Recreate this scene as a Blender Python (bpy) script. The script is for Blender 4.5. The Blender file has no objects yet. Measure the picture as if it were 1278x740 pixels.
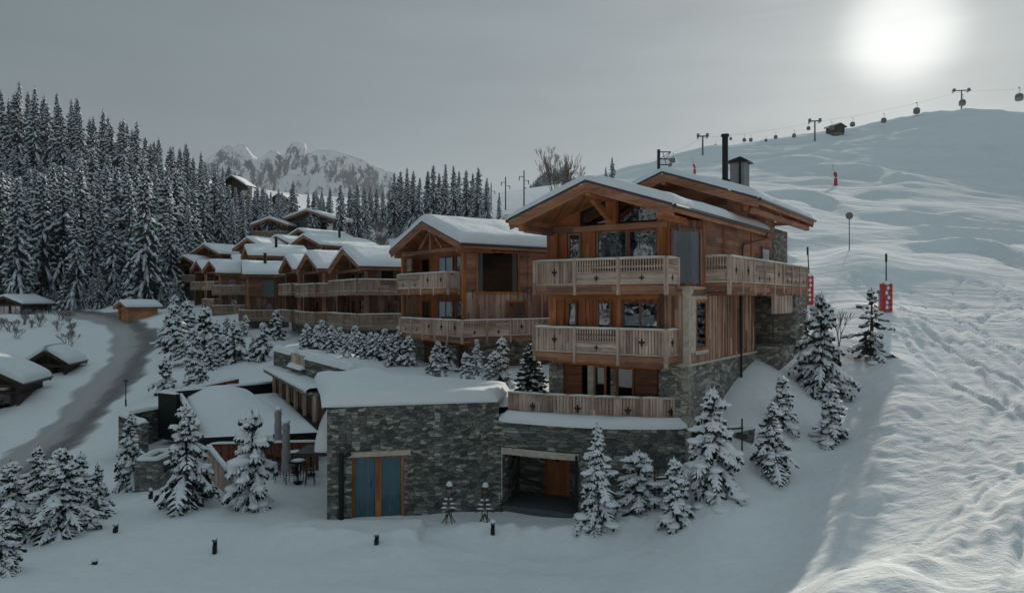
import bpy, math, random
import numpy as np
from mathutils import Vector, Matrix, noise as mn
random.seed(7)
PI = math.pi
F = 885.0; CXP = 639.0; HZP = 373.0      # lens and horizon used to read distances off a level view
scene = bpy.context.scene
C = scene.collection
R = math.radians

def at(px, py, Y):
    return Vector(((px-CXP)/F*Y, Y, (HZP-py)/F*Y))
def atx(px, Y):
    return (px-CXP)/F*Y

# ------------------------------------------------------------------ mesh builder
class MB:
    def __init__(s, z0=0.0):
        s.v = []; s.f = []; s.m = []; s.z0 = z0
    def add(s, vs, fs, m=0):
        n = len(s.v)
        s.v.extend([(p[0], p[1], p[2]-s.z0) for p in vs])
        s.f.extend([tuple(i+n for i in f) for f in fs])
        s.m.extend([m]*len(fs))
    def box(s, x0, x1, y0, y1, z0, z1, m=0):
        vs = [(x0,y0,z0),(x1,y0,z0),(x1,y1,z0),(x0,y1,z0),(x0,y0,z1),(x1,y0,z1),(x1,y1,z1),(x0,y1,z1)]
        s.add(vs, [(0,3,2,1),(4,5,6,7),(0,1,5,4),(1,2,6,5),(2,3,7,6),(3,0,4,7)], m)
    def seg(s, p, q, t, z0, z1, m=0, off=0.0, zq0=None, zq1=None):
        """box standing on the segment p-q (2D), thickness t, pushed off to the right-hand side by off"""
        if zq0 is None: zq0 = z0
        if zq1 is None: zq1 = z1
        d = Vector((q[0]-p[0], q[1]-p[1]));
        if d.length < 1e-6: return
        d.normalize(); n = Vector((d.y, -d.x))
        a = n*(off-t/2); b = n*(off+t/2)
        vs = [(p[0]+a.x,p[1]+a.y,z0),(q[0]+a.x,q[1]+a.y,zq0),(q[0]+b.x,q[1]+b.y,zq0),(p[0]+b.x,p[1]+b.y,z0),
              (p[0]+a.x,p[1]+a.y,z1),(q[0]+a.x,q[1]+a.y,zq1),(q[0]+b.x,q[1]+b.y,zq1),(p[0]+b.x,p[1]+b.y,z1)]
        s.add(vs, [(0,1,2,3),(7,6,5,4),(4,5,1,0),(5,6,2,1),(6,7,3,2),(7,4,0,3)], m)
    def beam(s, a, b, w, h, m=0):
        """rectangular beam between 3D points; h measured near-vertically"""
        a = Vector(a); b = Vector(b); d = (b-a).normalized()
        side = d.cross(Vector((0,0,1)))
        if side.length < 1e-3: side = Vector((1,0,0))
        side.normalize(); up = side.cross(d).normalized()
        vs = []
        for p in (a, b):
            for (i, j) in ((-1,-1),(1,-1),(1,1),(-1,1)):
                vs.append(p + side*(i*w/2) + up*(j*h/2))
        s.add(vs, [(3,2,1,0),(4,5,6,7),(0,1,5,4),(1,2,6,5),(2,3,7,6),(3,0,4,7)], m)
    def tube(s, a, b, r0, r1=None, n=8, m=0, cap=True):
        if r1 is None: r1 = r0
        a = Vector(a); b = Vector(b); d = (b-a)
        if d.length < 1e-6: return
        d.normalize(); u = d.orthogonal().normalized(); w = d.cross(u)
        vs = []
        for p, r in ((a, r0), (b, r1)):
            for k in range(n):
                t = 2*PI*k/n
                vs.append(p + u*(r*math.cos(t)) + w*(r*math.sin(t)))
        fs = [(k, (k+1) % n, n+(k+1) % n, n+k) for k in range(n)]
        if cap: fs += [tuple(reversed(range(n))), tuple(range(n, 2*n))]
        s.add(vs, fs, m)
    def prism(s, poly, y0, y1, m=0):
        """polygon in (x, z) pushed from y0 to y1"""
        n = len(poly)
        vs = [(x, y0, z) for x, z in poly] + [(x, y1, z) for x, z in poly]
        fs = [tuple(range(n)), tuple(reversed(range(n, 2*n)))] + [((k+1) % n, k, n+k, n+(k+1) % n) for k in range(n)]
        s.add(vs, fs, m)
    def prismz(s, poly, z0, z1, m=0):
        n = len(poly)
        vs = [(x, y, z0) for x, y in poly] + [(x, y, z1) for x, y in poly]
        fs = [tuple(reversed(range(n))), tuple(range(n, 2*n))] + [(k, (k+1) % n, n+(k+1) % n, n+k) for k in range(n)]
        s.add(vs, fs, m)
    def grid(s, P, m=0, flip=False):
        """P[i][j] 3D points"""
        a = len(P); b = len(P[0]); vs = [p for r in P for p in r]
        fs = []
        for i in range(a-1):
            for j in range(b-1):
                q = (i*b+j, i*b+j+1, (i+1)*b+j+1, (i+1)*b+j)
                fs.append(tuple(reversed(q)) if flip else q)
        s.add(vs, fs, m)
    def blob(s, c, rx, ry, rz, rot=0.0, seg=8, rings=5, j=0.12, m=0):
        c = Vector(c); vs = []; ca = math.cos(rot); sa = math.sin(rot)
        vs.append(c+Vector((0, 0, rz)))
        for i in range(1, rings):
            ph = PI*i/rings
            for k in range(seg):
                t = 2*PI*k/seg
                f = 1+random.uniform(-j, j)
                x = rx*math.sin(ph)*math.cos(t)*f; y = ry*math.sin(ph)*math.sin(t)*f
                vs.append(c+Vector((x*ca-y*sa, x*sa+y*ca, rz*math.cos(ph)*(f if i < rings/2 else 0.6))))
        vs.append(c-Vector((0, 0, rz*.6)))
        fs = [(0, 1+k, 1+(k+1) % seg) for k in range(seg)]
        for i in range(rings-2):
            for k in range(seg):
                a = 1+i*seg+k; b = 1+i*seg+(k+1) % seg
                fs.append((a, a+seg, b+seg, b))
        l = len(vs)-1; o = 1+(rings-2)*seg
        fs += [(l, o+(k+1) % seg, o+k) for k in range(seg)]
        s.add(vs, fs, m)
    def build(s, name, mats, parent=None, smooth=False):
        me = bpy.data.meshes.new(name)
        me.from_pydata(s.v, [], s.f)
        if not isinstance(mats, (list, tuple)): mats = [mats]
        for mt in mats: me.materials.append(mt)
        if len(mats) > 1: me.polygons.foreach_set('material_index', s.m)
        if smooth: me.polygons.foreach_set('use_smooth', [True]*len(s.f))
        me.update()
        o = bpy.data.objects.new(name, me); C.objects.link(o)
        if parent is not None: o.parent = parent
        return o

def thing(name, label, cat, loc=(0,0,0), rz=0.0, group=None):
    o = bpy.data.objects.new(name, None); C.objects.link(o)
    o.empty_display_size = 0.5
    o.location = loc; o.rotation_euler = (0, 0, rz)
    o['label'] = label; o['category'] = cat
    if group: o['group'] = group
    return o
def tag(o, label, cat, group=None, kind=None):
    o['label'] = label; o['category'] = cat
    if group: o['group'] = group
    if kind: o['kind'] = kind
    return o
def struct(o):
    o['kind'] = 'structure'; return o
def dup(root, loc, rz=0.0, sc=None, label=None, group=None, tilt=None):
    r = root.copy(); C.objects.link(r); r.location = loc
    r.rotation_euler = (tilt[0] if tilt else 0, tilt[1] if tilt else 0, rz)
    if sc is not None: r.scale = sc if isinstance(sc, (tuple, list)) else (sc, sc, sc)
    if label: r['label'] = label
    if group: r['group'] = group
    for ch in list(root.children):
        c = ch.copy(); C.objects.link(c); c.parent = r
        for g in ch.children:
            d = g.copy(); C.objects.link(d); d.parent = c
    return r

# ------------------------------------------------------------------ materials
def newmat(name):
    m = bpy.data.materials.new(name); m.use_nodes = True
    nt = m.node_tree; b = nt.nodes['Principled BSDF']
    return m, nt, b
def N(nt, t, **kw):
    n = nt.nodes.new(t)
    for k, v in kw.items():
        if k == 'op': n.operation = v
        else: setattr(n, k, v)
    return n
def L(nt, a, b): nt.links.new(a, b)
def mathn(nt, op, a, b=None, clamp=False):
    n = nt.nodes.new('ShaderNodeMath'); n.operation = op; n.use_clamp = clamp
    for i, x in enumerate((a, b)):
        if x is None: continue
        if isinstance(x, (int, float)): n.inputs[i].default_value = x
        else: nt.links.new(x, n.inputs[i])
    return n.outputs[0]
def ramp(nt, fac, stops):
    n = nt.nodes.new('ShaderNodeValToRGB'); e = n.color_ramp.elements
    while len(e) < len(stops): e.new(0.5)
    for i, (p, c) in enumerate(stops):
        e[i].position = p; e[i].color = (c[0], c[1], c[2], 1)
    nt.links.new(fac, n.inputs[0]); return n.outputs[0]
def mapping(nt, vec, sc=(1,1,1), loc=(0,0,0)):
    n = nt.nodes.new('ShaderNodeMapping'); n.inputs['Scale'].default_value = sc; n.inputs['Location'].default_value = loc
    nt.links.new(vec, n.inputs[0]); return n.outputs[0]
def noisen(nt, vec, scale, detail=4, rough=0.55, dist=0.0):
    n = nt.nodes.new('ShaderNodeTexNoise'); n.inputs['Scale'].default_value = scale
    n.inputs['Detail'].default_value = detail; n.inputs['Roughness'].default_value = rough
    n.inputs['Distortion'].default_value = dist
    nt.links.new(vec, n.inputs['Vector']); return n.outputs['Fac']
def mixc(nt, fac, a, b, mode='MIX'):
    n = nt.nodes.new('ShaderNodeMix'); n.data_type = 'RGBA'; n.blend_type = mode
    for i, x in ((0, fac), (6, a), (7, b)):
        if isinstance(x, (int, float)): n.inputs[i].default_value = x
        elif isinstance(x, (tuple, list)): n.inputs[i].default_value = (x[0], x[1], x[2], 1)
        else: nt.links.new(x, n.inputs[i])
    return n.outputs[2]
def bump(nt, h, dist, strength=1.0, prev=None):
    n = nt.nodes.new('ShaderNodeBump'); n.inputs['Distance'].default_value = dist
    n.inputs['Strength'].default_value = strength
    nt.links.new(h, n.inputs['Height'])
    if prev is not None: nt.links.new(prev, n.inputs['Normal'])
    return n.outputs['Normal']
def objco(nt): return nt.nodes.new('ShaderNodeTexCoord').outputs['Object']
def geopos(nt): return nt.nodes.new('ShaderNodeNewGeometry').outputs['Position']

def wood(name, cols, direction='v', w=0.16, rough=0.75, groove=0.012, snowy=0.0):
    """boards: cols is a list of plank colours; direction v (upright boards) or h (lying boards)"""
    m, nt, b = newmat(name)
    co = objco(nt); sp = nt.nodes.new('ShaderNodeSeparateXYZ'); L(nt, co, sp.inputs[0])
    xy = mathn(nt, 'ADD', sp.outputs[0], sp.outputs[1])
    u = xy if direction == 'v' else sp.outputs[2]
    us = mathn(nt, 'MULTIPLY', u, 1.0/w)
    cell = mathn(nt, 'FLOOR', us); fr = mathn(nt, 'FRACT', us)
    wn = nt.nodes.new('ShaderNodeTexWhiteNoise'); wn.noise_dimensions = '2D'
    cb = nt.nodes.new('ShaderNodeCombineXYZ'); L(nt, cell, cb.inputs[0])
    other = sp.outputs[2] if direction == 'v' else xy
    # boards butt every few metres
    seg = mathn(nt, 'FLOOR', mathn(nt, 'ADD', mathn(nt, 'MULTIPLY', other, 0.31), mathn(nt, 'MULTIPLY', cell, 0.37)))
    L(nt, seg, cb.inputs[1]); L(nt, cb.outputs[0], wn.inputs['Vector'])
    n = len(cols)
    base = ramp(nt, wn.outputs['Value'], [((i+0.5)/n, c) for i, c in enumerate(cols)])
    if direction == 'v': mv = mapping(nt, co, (9, 9, 0.7))
    else: mv = mapping(nt, co, (0.7, 0.7, 11))
    gr = noisen(nt, mv, 2.2, 6, 0.65, 0.6)
    g = ramp(nt, gr, [(0.3, (0.55, 0.52, 0.5)), (0.52, (1, 1, 1)), (0.75, (1.25, 1.2, 1.12))])
    big = noisen(nt, co, 0.55, 3)
    g2 = ramp(nt, big, [(0.3, (0.72, 0.72, 0.74)), (0.7, (1.2, 1.18, 1.15))])
    col = mixc(nt, 1.0, mixc(nt, 1.0, base, g, 'MULTIPLY'), g2, 'MULTIPLY')
    ge = mathn(nt, 'ABSOLUTE', mathn(nt, 'SUBTRACT', fr, 0.5))
    gm = mathn(nt, 'SMOOTH_MIN', mathn(nt, 'MULTIPLY', mathn(nt, 'SUBTRACT', 0.5, ge), 14.0), 1.0)
    L(nt, col, b.inputs['Base Color'])
    b.inputs['Roughness'].default_value = rough
    b.inputs['Specular IOR Level'].default_value = 0.25
    n1 = bump(nt, gm, groove, 1.0)
    n2 = bump(nt, gr, 0.006, 0.8, n1)
    L(nt, n2, b.inputs['Normal'])
    return m

def stone(name, cols, sc=(3.0, 3.0, 7.6), mortar=(0.045, 0.045, 0.043)):
    m, nt, b = newmat(name)
    co = objco(nt); sp = nt.nodes.new('ShaderNodeSeparateXYZ'); L(nt, co, sp.inputs[0])
    # walls run along x or y: fold both into one running coordinate
    cb = nt.nodes.new('ShaderNodeCombineXYZ')
    L(nt, mathn(nt, 'ADD', sp.outputs[0], mathn(nt, 'MULTIPLY', sp.outputs[1], 0.93)), cb.inputs[0]); L(nt, sp.outputs[2], cb.inputs[1])
    wv = N(nt, 'ShaderNodeTexNoise'); wv.inputs['Scale'].default_value = 1.3; wv.inputs['Detail'].default_value = 2
    L(nt, cb.outputs[0], wv.inputs['Vector'])
    ad = N(nt, 'ShaderNodeMixRGB') if False else None
    v1 = N(nt, 'ShaderNodeVectorMath', op='MULTIPLY_ADD'); L(nt, wv.outputs['Color'], v1.inputs[0])
    v1.inputs[1].default_value = (0.30, 0.20, 0); L(nt, cb.outputs[0], v1.inputs[2])
    mp = mapping(nt, v1.outputs[0], (sc[0], sc[2], 1))
    outs = []
    vor = nt.nodes.new('ShaderNodeTexVoronoi'); vor.voronoi_dimensions = '2D'; vor.distance = 'CHEBYCHEV'; vor.inputs['Scale'].default_value = 1.0
    vor.inputs['Randomness'].default_value = 0.9; L(nt, mp, vor.inputs['Vector'])
    ved = nt.nodes.new('ShaderNodeTexVoronoi'); ved.voronoi_dimensions = '2D'; ved.feature = 'DISTANCE_TO_EDGE'; ved.inputs['Scale'].default_value = 1.0
    ved.inputs['Randomness'].default_value = 0.9; L(nt, mp, ved.inputs['Vector'])
    sep = nt.nodes.new('ShaderNodeSeparateColor'); L(nt, vor.outputs['Color'], sep.inputs[0])
    n = len(cols)
    base = ramp(nt, sep.outputs[0], [((i+0.5)/n, c) for i, c in enumerate(cols)])
    fine = noisen(nt, co, 14, 5, 0.65)
    base = mixc(nt, 1.0, base, ramp(nt, fine, [(0.3, (0.62,)*3), (0.7, (1.3,)*3)]), 'MULTIPLY')
    edge = mathn(nt, 'MULTIPLY', ved.outputs['Distance'], 13.0, clamp=True)
    dk = mathn(nt, 'SUBTRACT', 1.0, vor.outputs['Distance'], clamp=True)
    base = mixc(nt, mathn(nt, 'ADD', mathn(nt, 'MULTIPLY', edge, .6), .4), mortar, base)
    L(nt, base, b.inputs['Base Color'])
    b.inputs['Roughness'].default_value = 0.85; b.inputs['Specular IOR Level'].default_value = 0.2
    hgt = mathn(nt, 'ADD', mathn(nt, 'MULTIPLY', edge, 0.6), mathn(nt, 'MULTIPLY', sep.outputs[1], 0.6))
    n1 = bump(nt, hgt, 0.05, 1.0)
    n2 = bump(nt, fine, 0.02, 0.7, n1)
    L(nt, n2, b.inputs['Normal'])
    return m

def snowmat(name, lump=0.5, tracks=False, col=(0.80, 0.82, 0.84)):
    m, nt, b = newmat(name)
    p = geopos(nt)
    b.inputs['Roughness'].default_value = 0.62; b.inputs['Specular IOR Level'].default_value = 0.0
    n0 = noisen(nt, p, 0.9, 4, 0.5)
    n1 = noisen(nt, p, 7.0, 4, 0.6)
    n2 = noisen(nt, p, 45.0, 2, 0.6)
    nb = bump(nt, n0, 0.22*lump, 1.0); nb = bump(nt, n1, 0.05*lump, 1.0, nb); nb = bump(nt, n2, 0.006, 0.7, nb)
    L(nt, nb, b.inputs['Normal'])
    cc = ramp(nt, n0, [(0.3, (col[0]*.95, col[1]*.95, col[2]*.96)), (0.7, col)])
    L(nt, cc, b.inputs['Base Color'])
    return m

def plain(name, col, rough=0.6, metal=0.0, var=0.15, sc=3.0, bmp=0.0, spec=0.3):
    m, nt, b = newmat(name)
    co = objco(nt); n = noisen(nt, co, sc, 4, 0.6)
    c = ramp(nt, n, [(0.3, tuple(x*(1-var) for x in col)), (0.7, tuple(x*(1+var) for x in col))])
    L(nt, c, b.inputs['Base Color']); b.inputs['Roughness'].default_value = rough
    b.inputs['Metallic'].default_value = metal; b.inputs['Specular IOR Level'].default_value = spec
    if bmp: L(nt, bump(nt, n, bmp), b.inputs['Normal'])
    return m

M = {}
# weathered greys with tan left in them, warm protected larch, red-brown boards
M['orange_v'] = wood('larch_sheltered_upright', [(0.356,0.129,0.045),(0.475,0.185,0.073),(0.285,0.095,0.036),(0.522,0.224,0.101),(0.392,0.146,0.056)], 'v', .17)
M['orange_h'] = wood('larch_sheltered_lying', [(0.392,0.146,0.056),(0.499,0.202,0.084),(0.321,0.112,0.045),(0.451,0.168,0.067)], 'h', .19)
M['soffit'] = wood('larch_soffit', [(.36,.15,.06),(.45,.20,.085),(.30,.12,.05)], 'v', .15)
M['side_v'] = wood('larch_weathered_upright', [(0.448,0.287,0.207),(0.249,0.104,0.061),(0.523,0.366,0.287),(0.187,0.085,0.061),(0.498,0.329,0.244),(0.299,0.134,0.085),(0.548,0.403,0.329)], 'v', .15)
M['side_h'] = wood('larch_weathered_lying', [(0.398,0.200,0.125),(0.265,0.125,0.081),(0.451,0.250,0.163),(0.331,0.150,0.094),(0.186,0.106,0.088)], 'h', .22)
M['dark_h'] = wood('dark_larch_lying', [(0.197,0.088,0.053),(0.131,0.060,0.037),(0.249,0.119,0.073),(0.171,0.075,0.048)], 'h', .2)
M['dark_v'] = wood('dark_larch_upright', [(0.223,0.100,0.062),(0.131,0.069,0.050),(0.276,0.150,0.106),(0.171,0.081,0.053),(0.315,0.200,0.150)], 'v', .16)
M['grey_v'] = wood('silvered_balcony_upright', [(0.528,0.406,0.331),(0.309,0.213,0.169),(0.631,0.506,0.431),(0.399,0.256,0.188),(0.579,0.463,0.388)], 'v', .135)
M['grey_h'] = wood('silvered_balcony_lying', [(0.541,0.425,0.350),(0.386,0.275,0.219),(0.631,0.512,0.438)], 'h', .15)
M['rail_wood'] = wood('weathered_grey_rail', [(0.600,0.516,0.444),(0.528,0.444,0.372),(0.672,0.588,0.516)], 'h', .4)
M['fascia'] = wood('fascia_larch', [(0.411,0.196,0.115),(0.483,0.253,0.161),(0.350,0.161,0.098)], 'h', .3)
M['row_v'] = wood('row_balcony_upright', [(.34,.25,.19),(.21,.14,.105),(.41,.32,.26),(.27,.165,.115),(.37,.29,.235)], 'v', .16)
M['row_h'] = wood('row_balcony_lying', [(.30,.22,.17),(.24,.17,.13),(.36,.28,.22)], 'h', .15)
M['red_v'] = wood('red_brown_upright', [(.26,.09,.05),(.20,.065,.04),(.31,.14,.09),(.16,.06,.04)], 'v', .15)
M['shutter'] = wood('shutter_slats', [(0.230,0.098,0.057),(0.276,0.127,0.075),(0.184,0.081,0.048)], 'h', .07, groove=0.03)
M['pine'] = wood('new_pine_lying', [(.50,.25,.12),(.56,.30,.15),(.44,.21,.10)], 'h', .18)
M['stone'] = stone('grey_schist_masonry', [(0.112,0.116,0.109),(0.210,0.210,0.196),(0.070,0.074,0.070),(0.168,0.154,0.133),(0.420,0.406,0.364),(0.126,0.133,0.126),(0.266,0.245,0.203),(0.084,0.087,0.081)])
M['stone_warm'] = stone('chalet_base_masonry', [(0.200,0.194,0.181),(0.338,0.325,0.294),(0.112,0.112,0.109),(0.263,0.250,0.219),(0.475,0.450,0.400),(0.213,0.206,0.188),(0.163,0.163,0.156)])
M['quoin'] = stone('corner_quoins', [(0.380,0.345,0.287),(0.299,0.276,0.230),(0.437,0.402,0.345)], sc=(1.4,1.4,3.0))
M['lintel'] = plain('pale_timber_lintel', (0.483,0.425,0.356), .8, var=.25, sc=5, bmp=.01)
M['black'] = plain('black_metal', (.018,.02,.023), .45, 0.3)
M['gutter'] = plain('dark_zinc', (.07,.08,.09), .4, 0.6)
M['copper'] = plain('brown_copper_pipe', (.10,.055,.045), .5, .4)
M['snow'] = snowmat('settled_snow', .5)
M['roofsnow'] = snowmat('roof_snow', .55)
M['treesnow'] = plain('branch_snow', (.80,.82,.85), .7, var=.03)
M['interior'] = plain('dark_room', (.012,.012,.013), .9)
M['blackboard'] = plain('black_cladding', (.013,.013,.015), .6)
M['red'] = plain('red_padding', (.55,.022,.03), .5, var=.12)
M['redplastic'] = plain('red_machine_paint', (.50,.03,.05), .4)
M['steel'] = plain('galvanised_steel', (.16,.17,.18), .5, .6)
M['white'] = plain('white_paint', (.6,.6,.58), .5)
M['canvas'] = plain('parasol_canvas', (.34,.33,.33), .9, var=.12, sc=8)
M['bark'] = plain('spruce_bark', (.075,.05,.036), .9, var=.4, sc=9, bmp=.03)
M['twig'] = plain('bare_twig', (.13,.095,.085), .9, var=.3, sc=9)
M['frost'] = plain('frosted_twig', (.26,.235,.225), .9, var=.3, sc=5)
M['grey_render'] = plain('grey_render', (.20,.205,.21), .8)
def needles(name, a, b_):
    m, nt, b = newmat(name)
    n = noisen(nt, objco(nt), 3.0, 3)
    L(nt, ramp(nt, n, [(0.35, a), (0.68, b_)]), b.inputs['Base Color'])
    b.inputs['Roughness'].default_value = .7; b.inputs['Specular IOR Level'].default_value = .15
    return m
M['needles'] = needles('spruce_needles', (.022,.040,.036), (.055,.078,.062))
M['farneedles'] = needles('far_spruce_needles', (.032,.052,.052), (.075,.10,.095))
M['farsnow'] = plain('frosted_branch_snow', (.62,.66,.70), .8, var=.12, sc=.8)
M['needles2'] = needles('pine_needles', (.028,.045,.030), (.07,.08,.048))
def glassmat(name, tint=(.22,.25,.27), refl=0.24, fr=.9):
    m, nt, b = newmat(name)
    out = nt.nodes['Material Output']
    tr = nt.nodes.new('ShaderNodeBsdfTransparent'); tr.inputs[0].default_value = (*tint, 1)
    gl = nt.nodes.new('ShaderNodeBsdfGlossy'); gl.inputs['Color'].default_value = (.85,.9,.95,1); gl.inputs['Roughness'].default_value = .02
    wv = noisen(nt, objco(nt), 1.6, 2)
    L(nt, bump(nt, wv, .02, .35), gl.inputs['Normal'])
    lw = nt.nodes.new('ShaderNodeFresnel'); lw.inputs[0].default_value = 1.5
    fac = mathn(nt, 'ADD', mathn(nt, 'MULTIPLY', lw.outputs[0], fr), refl-.05, clamp=True)
    mx = nt.nodes.new('ShaderNodeMixShader'); L(nt, fac, mx.inputs[0]); L(nt, tr.outputs[0], mx.inputs[1]); L(nt, gl.outputs[0], mx.inputs[2])
    L(nt, mx.outputs[0], out.inputs[0]); nt.nodes.remove(b)
    return m
M['glass'] = glassmat('window_glass')
M['glass_dark'] = glassmat('dark_window_glass', (.5,.53,.55), .12, .25)
M['glass_clear'] = glassmat('door_glass', (.75,.8,.82), .06)
M['curtain'] = plain('pale_curtain', (.50,.50,.48), .9, var=.08)
M['curtain_blue'] = plain('blue_curtain', (.30,.52,.60), .9, var=.12, sc=2)
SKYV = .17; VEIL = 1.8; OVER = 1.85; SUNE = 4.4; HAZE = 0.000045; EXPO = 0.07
# ------------------------------------------------------------------ terrain
CP = [ # column, distance, row : read off the photograph, turned into real heights below
(0,21,745),(0,30,655),(0,38,632),(0,48,591),(0,58,552),(0,66,512),(0,74,478),(0,90,425),(0,110,398),(0,125,382),(0,160,335),(0,200,255),(0,250,185),(0,320,170),
(-160,30,660),(-160,50,600),(-160,80,470),(-160,120,390),(-160,250,190),
(130,21.5,745),(130,30,648),(130,38,606),(130,50,556),(130,60,520),(130,72,480),(150,80,452),(170,92,430),(130,108,397),(130,122,380),(130,150,338),(130,200,262),(130,240,220),(130,320,195),
(205,108,392),(160,108,395),(90,112,392),(60,118,386),
(260,22.5,740),(260,30,641),(260,38,590),(260,47,552),(260,56,512),(260,66,468),(260,78,436),(250,95,402),(240,115,385),(240,128,374),(260,160,335),(260,210,275),(260,320,240),
(390,22,740),(390,29,649),(390,36,598),(390,46,548),(390,60,470),(390,78,425),(390,95,400),(390,115,362),(390,135,330),(390,158,298),(390,200,280),(390,300,262),
(520,22,738),(520,30,640),(520,38,582),(520,52,500),(520,70,425),(520,90,385),(520,112,325),(520,150,292),(520,200,276),(520,320,262),
(640,21.5,738),(640,30,634),(640,36,595),(640,48,510),(640,62,420),(640,80,350),(640,110,292),(640,150,264),(640,300,243),(640,400,240),
(740,21.2,745),(745,26.3,674),(725,28.5,645),(760,36,560),(760,48,440),(760,62,372),(760,90,290),(760,150,240),(760,300,224),(760,420,219),
(800,27.6,626),(842,25.4,652),(857,28.9,574),(889,26.2,605),(900,20,742),
(905,31.6,506),(921,34,470),(943,36.5,447),(1000,40.5,430),(963,27.2,586),(965,22,690),
(900,48,420),(900,62,345),(900,90,290),(900,150,240),(900,300,193),(900,440,183),
(1025,35,488),(1040,30,545),(1088,38.2,450),(1030,18.6,735),(1040,24,640),
(1030,50,385),(1030,72,322),(1030,100,288),(1030,200,225),(1030,330,173),(1030,440,171),
(1112,38,452),(1108,47,392),(1060,70,312),(1060,16.8,740),
(1150,16.4,740),(1150,24,610),(1150,30,528),(1150,40,444),(1150,52,382),(1150,75,318),(1150,110,272),(1150,200,220),(1150,370,143),(1150,460,142),
(1278,15.2,740),(1278,22,618),(1278,30,520),(1278,40,440),(1278,55,372),(1278,80,315),(1278,120,275),(1278,200,236),(1278,380,137),(1278,460,134),
(1440,14.5,740),(1440,30,520),(1440,60,370),(1440,120,285),(1440,380,140),
]
_cp = []
for px, Y, py in CP:
    X = (px-CXP)/F*Y; r = math.hypot(X, Y); z = (HZP-py)/F*Y
    _cp.append((2.5*math.atan2(X, Y), 1.3*math.log(r), z/r))
_cp = np.array(_cp)
def _tps(d2): return 0.5*d2*np.log(d2+1e-12)
def _fit(P, lam=4e-4):
    n = len(P); A = np.zeros((n+3, n+3)); d = ((P[:, None, :2]-P[None, :, :2])**2).sum(-1)
    A[:n, :n] = _tps(d)+lam*np.eye(n); A[:n, n] = 1; A[:n, n+1:] = P[:, :2]; A[n, :n] = 1; A[n+1:, :n] = P[:, :2].T
    return np.linalg.solve(A, np.concatenate([P[:, 2], np.zeros(3)]))
_w = _fit(_cp)
def _ev(th, lr):
    th = np.asarray(th, float).ravel(); lr = np.asarray(lr, float).ravel(); out = np.zeros(len(th)); n = len(_cp)
    for i in range(0, len(th), 20000):
        q = np.stack([2.5*th[i:i+20000], 1.3*lr[i:i+20000]], 1)
        d = ((q[:, None]-_cp[None, :, :2])**2).sum(-1)
        out[i:i+20000] = _tps(d)@_w[:n]+_w[n]+q@_w[n+1:]
    return out
_pr = np.random.RandomState(3).rand(256, 256)
def vn(x, y):
    x = np.asarray(x, float); y = np.asarray(y, float)
    xi = np.floor(x).astype(int); yi = np.floor(y).astype(int); fx = x-xi; fy = y-yi
    fx = fx*fx*fx*(fx*(fx*6-15)+10); fy = fy*fy*fy*(fy*(fy*6-15)+10)
    g = lambda a, b: _pr[a % 256, b % 256]
    return ((g(xi, yi)*(1-fx)+g(xi+1, yi)*fx)*(1-fy)+(g(xi, yi+1)*(1-fx)+g(xi+1, yi+1)*fx)*fy)*2-1
def fbm(x, y, o=4, g=0.5):
    s = 0; a = 1; t = 0
    for k in range(o):
        s = s+a*vn(x*2**k+17.3*k, y*2**k+5.1*k); t += a; a *= g
    return s/t
def sstep(a, b, x):
    t = np.clip((x-a)/(b-a), 0, 1); return t*t*(3-2*t)
ROAD = [(at(*q)) for q in ((60,386,117),(78,387.5,116),(100,391,113),(135,400,108),(162,413,100),(170,430,91),(160,452,81),(135,480,71),(100,512,62),(60,545,54.5),(15,585,47.5),(-60,640,40),(-140,690,36))]
RX = np.array([[p.x, p.y] for p in ROAD])
def pdist(X, Y, PL):
    d = np.full(X.shape, 1e9)
    for i in range(len(PL)-1):
        a = PL[i]; b = PL[i+1]; ab = b-a; t = np.clip(((X-a[0])*ab[0]+(Y-a[1])*ab[1])/(ab@ab), 0, 1)
        d = np.minimum(d, np.hypot(X-a[0]-t*ab[0], Y-a[1]-t*ab[1]))
    return d
BERM = np.array([[19.0,23.5],[15.0,20.8],[12.2,19.2],[10.2,17.8],[8.6,15.6]])
PEDGE = np.array([[21.5,40],[20.2,38],[17.5,33],[14.5,28.5],[11,23.5],[8.3,19],[5.5,14]])
def _trk():
    rs = np.random.RandomState(11); out = []
    # ski and groomer lines: each a curve from high up on the right down past the camera side
    for k in range(46):
        n = 26; t = np.linspace(0, 1, n)
        x0 = rs.uniform(27, 60); y0 = rs.uniform(52, 64); x1 = rs.uniform(10, 22); y1 = rs.uniform(12, 20)
        amp = rs.uniform(.3, 2.4); ph = rs.uniform(0, 6); fr = rs.uniform(.8, 2.2)
        x = x0+(x1-x0)*t**rs.uniform(.7, 1.3)+amp*np.sin(ph+t*6.28*fr); y = y0+(y1-y0)*t
        out.append((np.stack([x, y], 1), rs.uniform(.09, .22), rs.uniform(.05, .11)))
    return out
TRK = _trk()
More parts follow.
